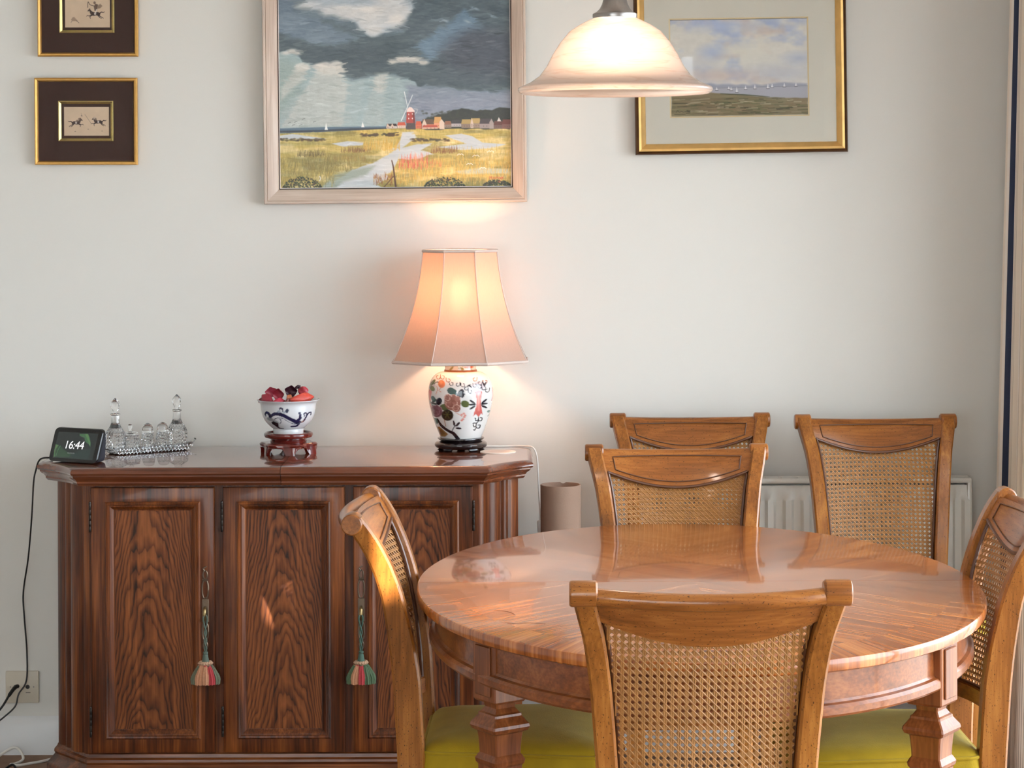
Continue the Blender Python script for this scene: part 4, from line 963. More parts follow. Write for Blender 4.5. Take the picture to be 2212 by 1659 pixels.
PW = YW - .03
x0, x1, z0, z1 = X(571, PW), X(1139, PW), Z(437, PW), Z(-48, PW)
w, h = x1 - x0, z1 - z0
t = picture('framed_painting', 'large oil painting of a windmill and marsh under storm clouds in a silvery frame', x0, x1, z0, z1, .02, -.006)
M['silver'] = wood("silvered_frame_wood", lin(174, 152, 136), lin(200, 180, 164), lin(218, 202, 188), 'X', 0.32, 0.2, 0.2, freq=1.5)
M['silver_z'] = wood("silvered_frame_wood_upright", lin(174, 152, 136), lin(200, 180, 164), lin(218, 202, 188), 'Z', 0.32, 0.2, 0.2, freq=1.5)
M['dark_slip'] = plain("dark_frame_slip", lin(52, 38, 34), 0.5); M['white_slip'] = plain("white_frame_slip", lin(228, 220, 212), 0.4)
mitred(t, -w / 2, w / 2, 0, h, [(0, -.002), (0, -.030), (.002, -.033), (.006, -.033), (.008, -.031), (.010, -.0325), (.022, -.029), (.034, -.022), (.037, -.021), (.038, -.018), (.038, -.002)], None, mats=[M['silver'], M['silver_z'], M['silver'], M['silver_z']])
mitred(t, -w / 2 + .038, w / 2 - .038, .038, h - .038, [(0, -.002), (0, -.013), (.0022, -.014), (.0022, -.002)], M['dark_slip'], 'frame_slip')
mitred(t, -w / 2 + .0402, w / 2 - .0402, .0402, h - .0402, [(0, -.002), (0, -.012), (.0016, -.012), (.0016, -.002)], M['white_slip'], 'frame_slip')
sheet('canvas', windmill_scene(), -w / 2 + .0415, w / 2 - .0415, .0415, h - .0415, -.010, M['canvas'], t, 1.08)

x0, x1, z0, z1 = X(1374, PW), X(1833, PW), Z(333, PW), Z(-40, PW)
w, h = x1 - x0, z1 - z0
t = picture('framed_watercolour', 'watercolour of a sailing estuary behind glass in a wide pale mount and gilt frame', x0, x1, z0, z1, .015, -.012)
M['gilt'] = plain("antique_gilt", lin(224, 180, 110), 0.32, metal=0.55, var=0.25, vscale=30, bump=0.1, bscale=120)
M['gilt_dark'] = plain("gilt_dark_edge", lin(84, 52, 24), 0.35, metal=0.6, var=0.4, vscale=30)
M['mount'] = plain("pale_mount_board", lin(214, 209, 196), 0.85); M['bevel'] = plain("cream_bevel", lin(222, 202, 160), 0.7)
mitred(t, -w / 2, w / 2, 0, h, [(0, -.002), (0, -.020), (.003, -.026), (.009, -.029), (.009, -.002)], M['gilt_dark'], 'frame_edge')
mitred(t, -w / 2 + .009, w / 2 - .009, .009, h - .009, [(0, -.002), (0, -.029), (.006, -.028), (.012, -.022), (.0165, -.014), (.019, -.012), (.019, -.002)], M['gilt'])
def mount(root, a, b, p0, p1, q0, q1, y, mat, bev, bm_, th=.0015):
    """board with a window; outer half-size, window rectangle, then a bevelled lip"""
    rect_loft_y = [[(-a, y, 0 + b[0]), (a, y, b[0]), (a, y, b[1]), (-a, y, b[1])], [(p0, y, q0), (p1, y, q0), (p1, y, q1), (p0, y, q1)]]
    back = [[(p, yy + th, z) for p, yy, z in s] for s in rect_loft_y]
    MB().loft([rect_loft_y[0], rect_loft_y[1], back[1], back[0], rect_loft_y[0]], cap=False).build('mount_board', mat, root, smooth=0)
    if bev: mitred(root, p0, p1, q0, q1, [(0, y + .002), (0, y - .0002), (bev, y + .0012), (bev, y + .002)], bm_, 'mount_bevel')
sx = lambda px: (px - (1374 + 1833) / 2) / FPX * PW
sz = lambda py: (333 - py) / FPX * PW
mount(t, w / 2 - .027, (.027, h - .027), sx(1450), sx(1752), sz(254), sz(39), -.0105, M['mount'], .0035, M['bevel'])
sheet('watercolour', coast_watercolour(), sx(1453), sx(1749), sz(251), sz(43), -.0085, M['paper'], t, 1.2, .002)
MB().box(-w / 2 + .024, w / 2 - .024, -.0135, -.0125, .024, h - .024).build('glass', M['pic_glass'], t, smooth=0)

M['gold'] = plain("thin_gold_frame", lin(216, 166, 92), 0.3, metal=0.7, var=0.15, vscale=80); M['gold2'] = plain("bright_gold_fillet", lin(206, 186, 122), 0.22, metal=0.9)
M['brown_mount'] = plain("dark_brown_mount", lin(66, 38, 30), 0.8, bump=0.1, bscale=700)
for upper in (True, False):
    bx0, bx1, by0, by1 = (82, 299, -72, 118) if upper else (75, 297, 164, 352)
    x0, x1, z0, z1 = X(bx0, YW - .02), X(bx1, YW - .02), Z(by1, YW - .02), Z(by0, YW - .02); w, h = x1 - x0, z1 - z0
    t = picture('framed_sketch', 'small sketch of a rider chasing a dog in a dark mount, the upper of two' if upper else 'small sketch of two horsemen charging together in a dark mount, the lower of two', x0, x1, z0, z1, .035, 0.004)
    t["group"] = 'small framed hunting sketches'
    mitred(t, -w / 2, w / 2, 0, h, [(0, -.002), (0, -.014), (.003, -.0175), (.007, -.017), (.0105, -.012), (.0105, -.002)], M['gold'])
    cx = (bx0 + bx1) / 2; ux = lambda px: (px - cx) / FPX * (YW - .02); uz = lambda py: (by1 - py) / FPX * (YW - .02); o = 0 if not upper else -234
    fx = 0 if not upper else 3
    MB().rbox(-w / 2 + .008, w / 2 - .008, -.008, -.005, .008, h - .008, .0005, 1).build('mount_board', M['brown_mount'], t)
    mitred(t, ux(126 + fx), ux(245 + fx), uz(301 + o), uz(214 + o), [(0, -.006), (0, -.013), (.002, -.0135), (.0075, -.0095), (.0085, -.006)], M['gold2'], 'inner_frame')
    sheet('sketch', hunt_sketch(upper), ux(138 + fx), ux(235 + fx), uz(289 + o), uz(227 + o), -.0088, M['paper'], t, 1.2, .0006)
    MB().box(-w / 2 + .009, w / 2 - .009, -.0155, -.0148, .009, h - .009).build('glass', M['pic_glass'], t, smooth=0)
# ------------------------------------------------------------------ pendant lamp over the table
def emit_mat(name, col, st):
    m = bpy.data.materials.new(name); m.use_nodes = True; nt = m.node_tree; nt.nodes.clear()
    out = N(nt, 'ShaderNodeOutputMaterial'); e = N(nt, 'ShaderNodeEmission'); e.inputs[0].default_value = col; e.inputs[1].default_value = st; L(nt, e.outputs[0], out.inputs[0]); return m
def shade_mat(name, col, tcol, glow_rough, clear, weave=0.0, thru=.55):
    """thin lit shade: reflects, lets light through diffusely and, a little, straight on"""
    m = bpy.data.materials.new(name); m.use_nodes = True; nt = m.node_tree; nt.nodes.clear()
    out = N(nt, 'ShaderNodeOutputMaterial'); df = N(nt, 'ShaderNodeBsdfDiffuse'); tl = N(nt, 'ShaderNodeBsdfTranslucent'); gl = N(nt, 'ShaderNodeBsdfGlossy'); rf = N(nt, 'ShaderNodeBsdfRefraction')
    df.inputs[0].default_value = col; tl.inputs[0].default_value = tcol; gl.inputs["Roughness"].default_value = 0.25
    rf.inputs[0].default_value = (1, .93, .8, 1); rf.inputs["Roughness"].default_value = glow_rough; rf.inputs["IOR"].default_value = 1.5
    tc = N(nt, 'ShaderNodeTexCoord')
    if weave:
        mp = N(nt, 'ShaderNodeMapping'); mp.inputs["Scale"].default_value = (500, 500, 16); L(nt, tc.outputs["Object"], mp.inputs["Vector"])
        nz = N(nt, 'ShaderNodeTexNoise'); nz.inputs["Scale"].default_value = 1; L(nt, mp.outputs[0], nz.inputs["Vector"])
        mr = N(nt, 'ShaderNodeMapRange'); mr.inputs[3].default_value = 1 - weave; mr.inputs[4].default_value = 1 + weave; L(nt, nz.outputs[0], mr.inputs[0])
        vs = N(nt, 'ShaderNodeVectorMath', operation='SCALE'); vs.inputs[0].default_value = tcol[:3]; L(nt, mr.outputs[0], vs.inputs["Scale"]); L(nt, vs.outputs[0], tl.inputs[0])
    else:
        mp = N(nt, 'ShaderNodeMapping'); mp.inputs["Scale"].default_value = (5, 5, 60); mp.inputs["Rotation"].default_value = (.12, .08, 0); L(nt, tc.outputs["Object"], mp.inputs["Vector"])
        nz = N(nt, 'ShaderNodeTexNoise'); nz.inputs["Scale"].default_value = 1.4; nz.inputs["Detail"].default_value = 2; nz.inputs["Distortion"].default_value = .6; L(nt, mp.outputs[0], nz.inputs["Vector"])
        r = ramp(nt, nz.outputs[0], [(.50, tcol), (.54, (tcol[0] * .86, tcol[1] * .74, tcol[2] * .68, 1)), (.58, tcol)]); L(nt, r.outputs[0], tl.inputs[0])
    a = N(nt, 'ShaderNodeMixShader'); a.inputs[0].default_value = thru; L(nt, df.outputs[0], a.inputs[1]); L(nt, tl.outputs[0], a.inputs[2])
    b = N(nt, 'ShaderNodeMixShader'); b.inputs[0].default_value = clear; L(nt, a.outputs[0], b.inputs[1]); L(nt, rf.outputs[0], b.inputs[2])
    c = N(nt, 'ShaderNodeMixShader'); fr = N(nt, 'ShaderNodeFresnel'); fr.inputs[0].default_value = 1.4 if not weave else 1.02
    L(nt, fr.outputs[0], c.inputs[0]); L(nt, b.outputs[0], c.inputs[1]); L(nt, gl.outputs[0], c.inputs[2]); L(nt, c.outputs[0], out.inputs[0]); return m
PY = 4.252; PX = X(1330, PY); ps = PY / FPX
pd = thing('pendant_lamp', 'frosted pink-white glass bell pendant lamp with brushed metal cap above the table', 'lamp', (PX, PY, Z(203, PY)))
outer = [(47, 40), (62, 47), (78, 55), (99, 69), (119, 93), (136, 120), (148, 144), (164, 165), (184, 179), (205, 188), (209, 190), (210.5, 195), (208, 200), (203, 203)]
prof = [(r * ps, Z(y, PY)) for r, y in outer] + [((r - 3.2) * ps, Z(y + 2.6, PY)) for r, y in outer[::-1][2:]]
M['glass_shade'] = shade_mat("frosted_marbled_glass", lin(250, 226, 214), (1.0, .88, .82, 1), .8, .40, thru=.85)
MB().lathe(prof, 96, (PX, PY, 0), cap=False).build('glass_shade', M['glass_shade'], pd, smooth=50, origin=(PX, PY, Z(120, PY)))
M['steel'] = plain("brushed_nickel", lin(150, 144, 140), 0.28, metal=0.95)
cap = [(47.5, 41), (48.5, 36), (48, 31), (40, 27), (33, 20), (28, 10), (25.5, 0), (24, -14), (20, -30), (10, -40), (4, -44)]
MB().lathe([(r * ps, Z(y, PY)) for r, y in cap], 48, (PX, PY, 0)).build('cap', M['steel'], pd, smooth=40)
MB().tube([(PX, PY, Z(-40, PY)), (PX, PY, HC - .02)], .0045, 10).build('stem', M['steel'], pd)
MB().lathe([(.05, HC - .03), (.055, HC - .02), (.055, HC)], 32, (PX, PY, 0)).build('ceiling_rose', M['steel'], pd)
bz = Z(112, PY)
MB().lathe([(.004, -.040), (.018, -.036), (.029, -.022), (.032, -.004), (.030, .012), (.020, .032), (.0135, .045), (.0135, .055)], 24, (PX, PY, bz)).build('bulb', emit_mat("pendant_bulb_glow", (1.0, .80, .66, 1), 38.0), pd, smooth=60)

# ------------------------------------------------------------------ table lamp
LY = 5.888; LX = X(993.5, LY); ls = LY / FPX
SH = SZ
tl_ = thing('table_lamp', 'lit table lamp with flared fabric shade and flower-painted porcelain jar on the sideboard', 'lamp', (LX, LY, SH))
M['shade'] = shade_mat("silk_lamp_shade", lin(226, 206, 192), (.50, .37, .30, 1), .40, .08, .16)
M['shade_trim'] = plain("shade_binding", lin(206, 188, 178), 0.8, bump=0.2, bscale=500)
zt, zb_ = Z(541, LY), Z(778, LY)
def oct_ring(hw, z, dep=.84):
    a = hw; c = hw * .41; d = hw * dep; e = d * .41
    return [(LX + x, LY + y, z) for x, y in ((c, -d), (a, -e), (a, e), (c, d), (-c, d), (-a, e), (-a, -e), (-c, -d))]
def shade_hw(t): return (79 + 64 * (.30 * t + .70 * t ** 2.1)) * ls      # t: 0 top .. 1 bottom
lev = np.linspace(0, 1, 15)
MB().loft([oct_ring(shade_hw(t), zt + (zb_ - zt) * t) for t in lev] + [oct_ring(shade_hw(t) - .0012, zt + (zb_ - zt) * t) for t in lev[::-1]], cap=False).build('shade', M['shade'], tl_, smooth=22, origin=(LX, LY, (zt + zb_) / 2))
for t, nm in ((0, 'top_binding'), (1, 'bottom_binding')):
    r_ = oct_ring(shade_hw(t) + .0005, zt + (zb_ - zt) * t)
    MB().tube(r_, .0042 if t else .0038, 8, closed=True).build(nm, M['shade_trim'], tl_)
for k in range(8):
    MB().tube([tuple(Vector(oct_ring(shade_hw(t) + .0006, zt + (zb_ - zt) * t)[k])) for t in lev], .0012, 6).build('seam_rib', M['shade_trim'], tl_)
hbz = Z(636, LY)
MB().lathe([(.003, .046), (.016, .038), (.026, .020), (.028, .002), (.024, -.014), (.015, -.030), (.0135, -.045)], 20, (LX, LY, hbz)).build('bulb', emit_mat("lamp_bulb_glow", (1.0, .60, .37, 1), 92.0), tl_, smooth=60)
MB().lathe([(.0135, -.043), (.015, -.046), (.015, -.075), (.02, -.078), (.02, -.09), (.006, -.095), (.006, Z(800, LY) - hbz)], 20, (LX, LY, hbz)).build('bulb_holder', M['brass'], tl_)
for a in (30, 150, 270):
    ca, sa = math.cos(math.radians(a)), math.sin(math.radians(a))
    MB().tube([(LX + .014 * ca, LY + .014 * sa, hbz - .06), (LX + .052 * ca, LY + .047 * sa, zt - .004)], .0013, 6).build('shade_wire', M['brass'], tl_)

# the jar and its painting (front view, in units of a close-up drawing)
def jar_paint():
    cv = Canvas(300, 40, 1360, 1200, .42, (228, 228, 226)); K, G, G2, T, P, Pk, Br, Rd = (30, 30, 42), (92, 104, 62), (86, 118, 108), (70, 96, 92), (150, 98, 86), (214, 158, 140), (150, 104, 52), (206, 106, 100)
    leaf = lambda x, y, l, w_, a, c: cv.ell(x, y, l, w_, c, 1, 2, math.radians(a))
    for cx in (1110, 330): # hanging ornament
        def A(a, b): return (cx + a, b)
        cv.poly([A(-50, 440), A(0, 415), A(55, 440), A(35, 560), A(40, 640), A(62, 810), A(40, 780), A(0, 835), A(-40, 785), A(-85, 820), A(-32, 650), A(-28, 560)], Rd, 1, 3); cv.poly([A(-18, 470), A(14, 450), A(18, 600), A(20, 740), A(-14, 740), A(-8, 600)], (228, 148, 140), .8, 8)
        for s_, x_ in ((-1, -95), (1, 92)):
            for q in ((-14, -48), (22, -6), (-14, 40)): cv.ell(cx + x_ + s_ * (-4), 640 + q[1], 52, 15, K, 1, 2, math.radians(s_ * (-35 if q[1] < -20 else 30 if q[1] > 20 else 0)))
        for q in ([A(-50, 850), A(-42, 890), A(-10, 880), A(0, 840), A(0, 890), A(40, 900), A(55, 860), A(30, 850)], [A(0, 890), A(-30, 930), A(-80, 930), A(-75, 985), A(-45, 980)], [A(-30, 930), A(-40, 1000), A(10, 1015), A(22, 970), A(-8, 965)], [A(-40, 1000), A(-60, 1040), A(-80, 1035)]): cv.curve(q, 15, K)
        cv.poly([A(-110, 360), A(-60, 300), A(0, 270), A(60, 300), A(110, 350), A(50, 430), A(0, 410), A(-50, 430)], (196, 186, 196), .7, 14)
    for x, y, s_ in ((650, 250, 1), (700, 300, 1), (790, 310, -1), (880, 320, 1), (920, 370, -1), (990, 420, 1), (1050, 240, -1), (1060, 330, 1), (1130, 300, -1), (1140, 350, 1), (1220, 290, 1), (1240, 420, -1), (1200, 380, 1), (560, 210, 1), (480, 215, -1)):
        c = K if y > 290 else (150, 92, 70)
        cv.curve([(x - 40 * s_, y - 20), (x - 30 * s_, y + 28), (x + 10 * s_, y + 34), (x + 22 * s_, y), (x - 2 * s_, y - 10)], 11, c, .95)
    for x, y, a in ((960, 340, -30), (985, 350, 40), (1190, 330, 70), (1215, 330, 110)): leaf(x, y, 34, 10, a, K)
    cv.curve([(420, 330), (460, 298), (520, 300)], 12, (70, 60, 40)); cv.ell(540, 320, 55, 58, (226, 128, 84), 1, 5); cv.ell(530, 300, 24, 28, (236, 158, 110), .9, 6); cv.curve([(460, 360), (480, 400), (450, 480)], 9, (214, 140, 116)); cv.curve([(530, 380), (500, 420), (530, 440)], 9, (214, 140, 116))
    for x, y, l, w_, a, c in ((400, 310, 60, 22, 130, G), (390, 400, 46, 38, 40, (104, 112, 60)), (690, 420, 62, 52, 20, T), (740, 440, 50, 40, 70, T), (410, 560, 50, 34, 60, T), (905, 620, 66, 52, 20, G), (590, 675, 80, 50, 0, G), (440, 910, 50, 46, 60, G2), (830, 460, 78, 42, -55, K), (875, 490, 40, 18, -60, K), (500, 590, 60, 44, -70, K), (350, 620, 20, 26, 0, K)): leaf(x, y, l, w_, a, c)
    def bloom(x, y, r, c, e):
        cv.ell(x, y, r, r * .95, c, 1, 4)
        for k in range(9):
            a = k * .7; rr = r * (.25 + .075 * k); cv.ell(x + rr * math.cos(a) * .9, y + rr * math.sin(a) * .9, r * .36, r * .30, tuple(np.array(c) + (k % 3) * 12 - 8), .95, 3, a)
            cv.curve([(x + rr * math.cos(a) * .9 + r * .34 * math.cos(q), y + rr * math.sin(a) * .9 + r * .29 * math.sin(q)) for q in np.linspace(a - 1.3, a + 1.3, 6)], 8, e, .85)
    bloom(710, 600, 128, P, (226, 184, 168)); bloom(640, 530, 60, P, (226, 184, 168)); bloom(770, 690, 62, P, (220, 176, 160)); bloom(450, 750, 100, (126, 82, 92), (180, 140, 150))
    cv.ell(630, 800, 92, 88, (46, 40, 30), 1, 4); 
    for k in range(6): cv.line([(625, 790), (625 + 60 * math.cos(k * 1.05), 790 + 60 * math.sin(k * 1.05))], 9, (92, 92, 44), .8)
    cv.curve([(580, 880), (590, 930), (600, 980)], 12, Br); cv.curve([(470, 870), (530, 970), (640, 1050), (720, 1090), (790, 1180)], [20, 44, 42, 52, 60], (36, 28, 36))
    cv.curve([(700, 1050), (730, 990), (760, 960)], 14, (40, 32, 40)); leaf(730, 925, 44, 16, 80, (44, 34, 42)); leaf(790, 940, 46, 18, -48, (44, 34, 42)); leaf(800, 1005, 46, 17, 5, (44, 34, 42))
    cv.curve([(760, 760), (820, 790), (860, 830), (850, 890)], 8, Pk)
    for x, y in ((850, 790), (905, 800), (890, 825), (850, 880), (870, 860), (885, 770)): cv.ell(x, y, 20, 15, (220, 140, 128), .9, 4)
    cv.poly([(440, 1010), (500, 995), (570, 1050), (635, 1105), (590, 1150), (500, 1160), (460, 1080)], (150, 110, 56), 1, 4); cv.poly([(480, 1040), (530, 1040), (590, 1100), (540, 1130), (490, 1100)], (116, 78, 38), .8, 8)
    cv.curve([(1300, 720), (1290, 790), (1250, 840)], 12, (120, 140, 140)); leaf(1265, 765, 26, 20, 0, (120, 146, 140)); cv.curve([(1325, 400), (1330, 520), (1310, 600)], 14, (214, 150, 150))
    # neck band
    cv.poly([(540, 40), (1100, 40), (1100, 120), (540, 120)], (232, 214, 190), 1, 3); cv.ell(690, 95, 44, 16, (150, 128, 60), 1, 4, -.8); cv.ell(840, 95, 46, 20, (150, 128, 60), 1, 4, .3); cv.ell(960, 75, 70, 20, (214, 110, 70), 1, 5)
    return cv
def lathe_painted(name, prof, cx, cy, cv, unit, mat, parent, nseg=220, rows=150, gain=.9, base=None):
    """lathe with paint; prof: (half width, y) in drawing units; unit: metres of one drawing unit"""
    pr = np.array(prof, float); s = np.concatenate([[0], np.cumsum(np.hypot(np.diff(pr[:, 0]), np.diff(pr[:, 1])))]); q = np.linspace(0, s[-1], rows)
    cm = [(p.x, p.y) for p in catmull([(a, b, 0) for a, b in prof], 12)]; cm = np.array(cm); s2 = np.concatenate([[0], np.cumsum(np.hypot(np.diff(cm[:, 0]), np.diff(cm[:, 1])))]); q = np.linspace(0, s2[-1], rows)
    R_, Yd = np.interp(q, s2, cm[:, 0]), np.interp(q, s2, cm[:, 1])
    a = np.linspace(0, 2 * PI, nseg, endpoint=False)
    gx = cv_cx + R_[:, None] * np.sin(a)[None, :]; gy = np.broadcast_to(Yd[:, None], gx.shape)
    cols = cv.sample(gx, gy, gain)
    z = base[1] + (base[0] - Yd) * unit
    V = np.stack([cx + R_[:, None] * unit * np.sin(a)[None, :], cy - R_[:, None] * unit * np.cos(a)[None, :], np.broadcast_to(z[:, None], gx.shape)], -1).reshape(-1, 3)
    idx = np.arange(rows * nseg).reshape(rows, nseg); nx = np.roll(idx, -1, 1)
    F = np.stack([idx[:-1], nx[:-1], nx[1:], idx[1:]], -1).reshape(-1, 4)
    o = Vector(WP[parent]); me = bpy.data.meshes.new(name); me.from_pydata([tuple(Vector(p) - o) for p in V], [], F.tolist() + [idx[0].tolist()[::-1], idx[-1].tolist()])
    bm = bmesh.new(); bm.from_mesh(me); bmesh.ops.recalc_face_normals(bm, faces=bm.faces[:]); bm.to_mesh(me); bm.free()
    set_paint(me, cols.reshape(-1, 3)); me.shade_smooth(); me.set_sharp_from_angle(angle=math.radians(60)); me.materials.append(mat)
    ob = bpy.data.objects.new(name, me); COL.objects.link(ob); ob.parent = parent; WP[ob] = o; return ob
M['porcelain'] = painted("painted_porcelain", 0.15, 0.6)
cv_cx = 827
u6 = 300 / 2164 * ls
jb = Z(780 + 1175 * 300 / 2164, LY)
jar_canvas = jar_paint()
lathe_painted('jar', [(260, 152), (330, 165), (410, 215), (470, 300), (500, 400), (508, 500), (500, 600), (478, 720), (445, 840), (405, 960), (360, 1080), (325, 1160), (318, 1178)], LX, LY, jar_canvas, u6, M['porcelain'], tl_, base=(1175, jb))
lathe_painted('neck', [(244, 40), (246, 125), (250, 128)], LX, LY, jar_canvas, u6, M['porcelain'], tl_, 120, 20, base=(1175, jb))
MB().lathe([((r) * u6, jb + (1175 - y) * u6) for r, y in ((244, 122), (254, 128), (256, 146), (262, 156), (240, 156))], 64, (LX, LY, 0)).build('neck_ring', plain("gilt_ring", lin(150, 92, 56), 0.3, metal=0.5), tl_)
M['ebony'] = plain("black_lacquered_wood", lin(26, 17, 18), 0.2, coat=0.6)
st = MB().lathe([(r * u6, jb + (1175 - y) * u6) for r, y in ((300, 1178), (330, 1172), (362, 1184), (364, 1196), (350, 1210), (318, 1222), (330, 1234), (380, 1246), (408, 1272), (410, 1300), (390, 1330), (350, 1345), (300, 1345))], 64, (LX, LY, 0))
stand = st.build('stand', M['ebony'], tl_, smooth=40)
zf0 = jb + (1175 - 1340) * u6
for k in range(5):
    a = math.radians(-90 + 36 + 72 * k); ca, sa = math.cos(a), math.sin(a); secs = []
    for f, rr, wd in ((0, .052, .020), (.35, .0525, .013), (.7, .054, .009), (1, .0575, .0105)):
        z = zf0 + .002 - (zf0 + .002 - SH) * f
        secs.append([(LX + ca * (rr + d) - sa * e, LY + sa * (rr + d) + ca * e, z) for d, e in ((-.006, -wd), (.004, -wd), (.004, wd), (-.006, wd))])
    MB().loft(secs).build('foot', M['ebony'], stand, smooth=20)
def P(px, py, Y): return (X(px, Y), Y, Z(py, Y))
cordp = [(LX + .03, LY + .05, SH + .003), (X(1080, 5.94), 5.945, SH + .0025), (X(1110, 5.95), 5.95, SH + .0025), (X(1134, 5.94), 5.935, SH + .003), (X(1149, 5.92), 5.92, SH + .001), (X(1157, 5.92), 5.92, SH - .02), P(1160, 1020, 5.92), P(1161, 1050, 5.92), P(1163, 1090, 5.90), P(1164.5, 1122, 5.88), P(1164, 1160, 5.88), (X(1160, 5.9), 5.9, .4), (X(1168, 5.9), 5.93, .1), (X(1180, 5.9), 5.95, .006)]
M['white_plastic'] = plain("white_plastic", lin(226, 222, 214), 0.4)
MB().tube(catmull(cordp, 6), .0021, 7).build('cord', M['white_plastic'], tl_)
MB().rbox(X(1158, 5.88), X(1169, 5.88), 5.873, 5.887, Z(1150, 5.88), Z(1124, 5.88), .003).build('cord_switch', M['white_plastic'], tl_)

# round paper disc beside the lamp
dy = FPX * (EYE - SH) / (976.5 - HORIZON); dx = X(1073.5, dy)
cvd = Canvas(-1, -1, 1, 1, 60, (234, 224, 212))
for p in ([(-.3, .1), (-.1, -.2), (.1, .15), (.3, -.1)], [(-.4, -.3), (0, -.42), (.35, -.3)], [(-.35, .35), (0, .45), (.3, .33)]): cvd.curve(p, .07, (214, 176, 156), .8)
dm = MB(); aa = np.linspace(0, 2 * PI, 49)[:-1]
rings = [(.0454, 0), (.046, .0012), (.0452, .0022), (.036, .0022), (.027, .0022), (.018, .0022), (.009, .0022), (.0005, .0022)]
dm.loft([[(dx + r * math.cos(a), dy + r * math.sin(a), SH + z) for a in aa] for r, z in rings])
do = dm.build('coaster', painted("printed_card", .6), origin=(dx, dy, SH))
vv = np.array([v.co[:] for v in do.data.vertices]); set_paint(do.data, cvd.sample(vv[:, 0] / .0462, -vv[:, 1] / .0462))
tag(do, 'flat round off-white coaster lying beside the table lamp', 'coaster')

# ------------------------------------------------------------------ bowl of petals on two wooden stands
BY = 5.83; BX = X(621, BY); bs = BY / FPX
M['rosewood'] = plain("red_rosewood", lin(96, 28, 22), 0.18, coat=0.7, var=0.35, vscale=40)
t = thing('lobed_stand', 'carved dark red lobed wooden stand, bottom of the two under the bowl', 'stand', (BX, BY, SH))
nl = 96
def lobed(r, z, amp): return [(BX + (r + amp * math.cos(6 * a + .6)) * math.cos(a), BY + (r + amp * math.cos(6 * a + .6)) * math.sin(a), z) for a in np.linspace(0, 2 * PI, nl + 1)[:-1]]
MB().loft([lobed(.054, SH + .0165, .003), lobed(.062, SH + .0165, .004), lobed(.0690, SH + .020, .0045), lobed(.0700, SH + .0245, .005), lobed(.0665, SH + .0285, .0045), lobed(.052, SH + .0285, .002)]).build('top', M['rosewood'], t, smooth=50)
for k in range(6):
    a0 = math.radians(-90 + 60 * k + 8)
    secs = []
    for q in np.linspace(-1, 1, 13):
        a = a0 + q * .46; r = .064 + .005 * math.cos(6 * a + .6); zl = SH + .0185 * min(1, max(0, (abs(q) - .34) / .42)) ** .7
        zl = min(zl, SH + .0165); thk = .0085
        secs.append([(BX + (r + d + dd) * math.cos(a), BY + (r + d + dd) * math.sin(a), z) for d, dd, z in ((-thk / 2, 0, SH + .020), (thk / 2, 0, SH + .020), (thk / 2, .0015, (zl + SH + .02) / 2), (thk / 2, .003 * (zl < SH + .004), zl), (-thk / 2, 0, zl))])
    MB().loft(secs).build('foot', M['rosewood'], t, smooth=30)
z0 = SH + .0285
t = thing('round_stand', 'round dark red wooden stand with raised rim directly under the bowl', 'stand', (BX, BY, z0))
MB().lathe([(.040, 0), (.046, .0), (.047, .004), (.0445, .008), (.052, .0105), (.060, .013), (.063, .018), (.0625, .022), (.059, .025), (.0565, .0245), (.055, .0215), (.02, .0215)], 80, (BX, BY, z0)).build('disc', M['rosewood'], t, smooth=40)
z1 = z0 + .0218
bw = thing('porcelain_bowl', 'white porcelain bowl with a navy dragon-like scroll, standing on wooden stands', 'bowl', (BX, BY, z1))
cvb = Canvas(100, 380, 1420, 1140, .5, (222, 224, 226)); nv = (30, 34, 72); cv_cx = 757
cvb.curve([(450, 740), (530, 690), (640, 690), (760, 740), (880, 810), (960, 850), (1010, 850)], [50, 66, 74, 70, 74, 84, 60], nv); cvb.curve([(520, 800), (590, 765), (700, 775), (800, 840), (900, 890), (1000, 890)], 12, nv)
cvb.curve([(970, 830), (1030, 780), (1035, 720), (1025, 675)], [50, 50, 42, 48], nv); cvb.curve([(990, 870), (1080, 850), (1130, 780), (1160, 720), (1140, 680), (1110, 690), (1110, 740)], [30, 30, 26, 24, 26, 26, 22], nv); cvb.curve([(1160, 720), (1200, 680), (1230, 680), (1225, 730)], [24, 26, 26, 18], nv)
cvb.curve([(440, 760), (410, 690), (360, 670), (335, 700), (340, 750)], [60, 60, 46, 40, 14], nv); cvb.curve([(640, 600), (640, 570), (680, 570), (700, 610), (690, 650)], [14, 28, 30, 32, 12], nv); cvb.ell(785, 620, 30, 44, (52, 62, 84), 1, 4, .3); cvb.ell(620, 640, 34, 26, (150, 160, 176), .8, 5); cvb.ell(730, 650, 30, 20, (160, 168, 184), .8, 5)
cvb.ell(430, 800, 70, 34, (150, 156, 160), .9, 8, .2); cvb.ell(540, 840, 90, 22, (160, 164, 168), .9, 6, .5); cvb.poly([(450, 860), (500, 840), (600, 880), (600, 960), (640, 980), (700, 985), (700, 1000), (600, 1000), (520, 930), (470, 900)], (24, 26, 40), 1, 3)
cvb.curve([(640, 790), (665, 830), (640, 880)], 14, nv); cvb.curve([(1000, 890), (950, 940), (850, 945)], [40, 36, 30], nv)
ub = 170 / 1567 * bs
M['bowl_glaze'] = painted("glazed_bowl", 0.12, 0.6)
bowlp = [(300, 1118), (304, 1020), (322, 1005), (370, 965), (450, 880), (510, 770), (542, 640), (556, 540), (575, 495), (620, 452), (626, 442), (618, 436), (596, 450), (560, 500), (530, 600), (490, 740), (420, 880), (320, 960), (200, 985), (20, 990)]
lathe_painted('bowl_body', bowlp, BX, BY, cvb, ub, M['bowl_glaze'], bw, 180, 160, base=(1118, z1))
rimz = z1 + (1118 - 445) * ub
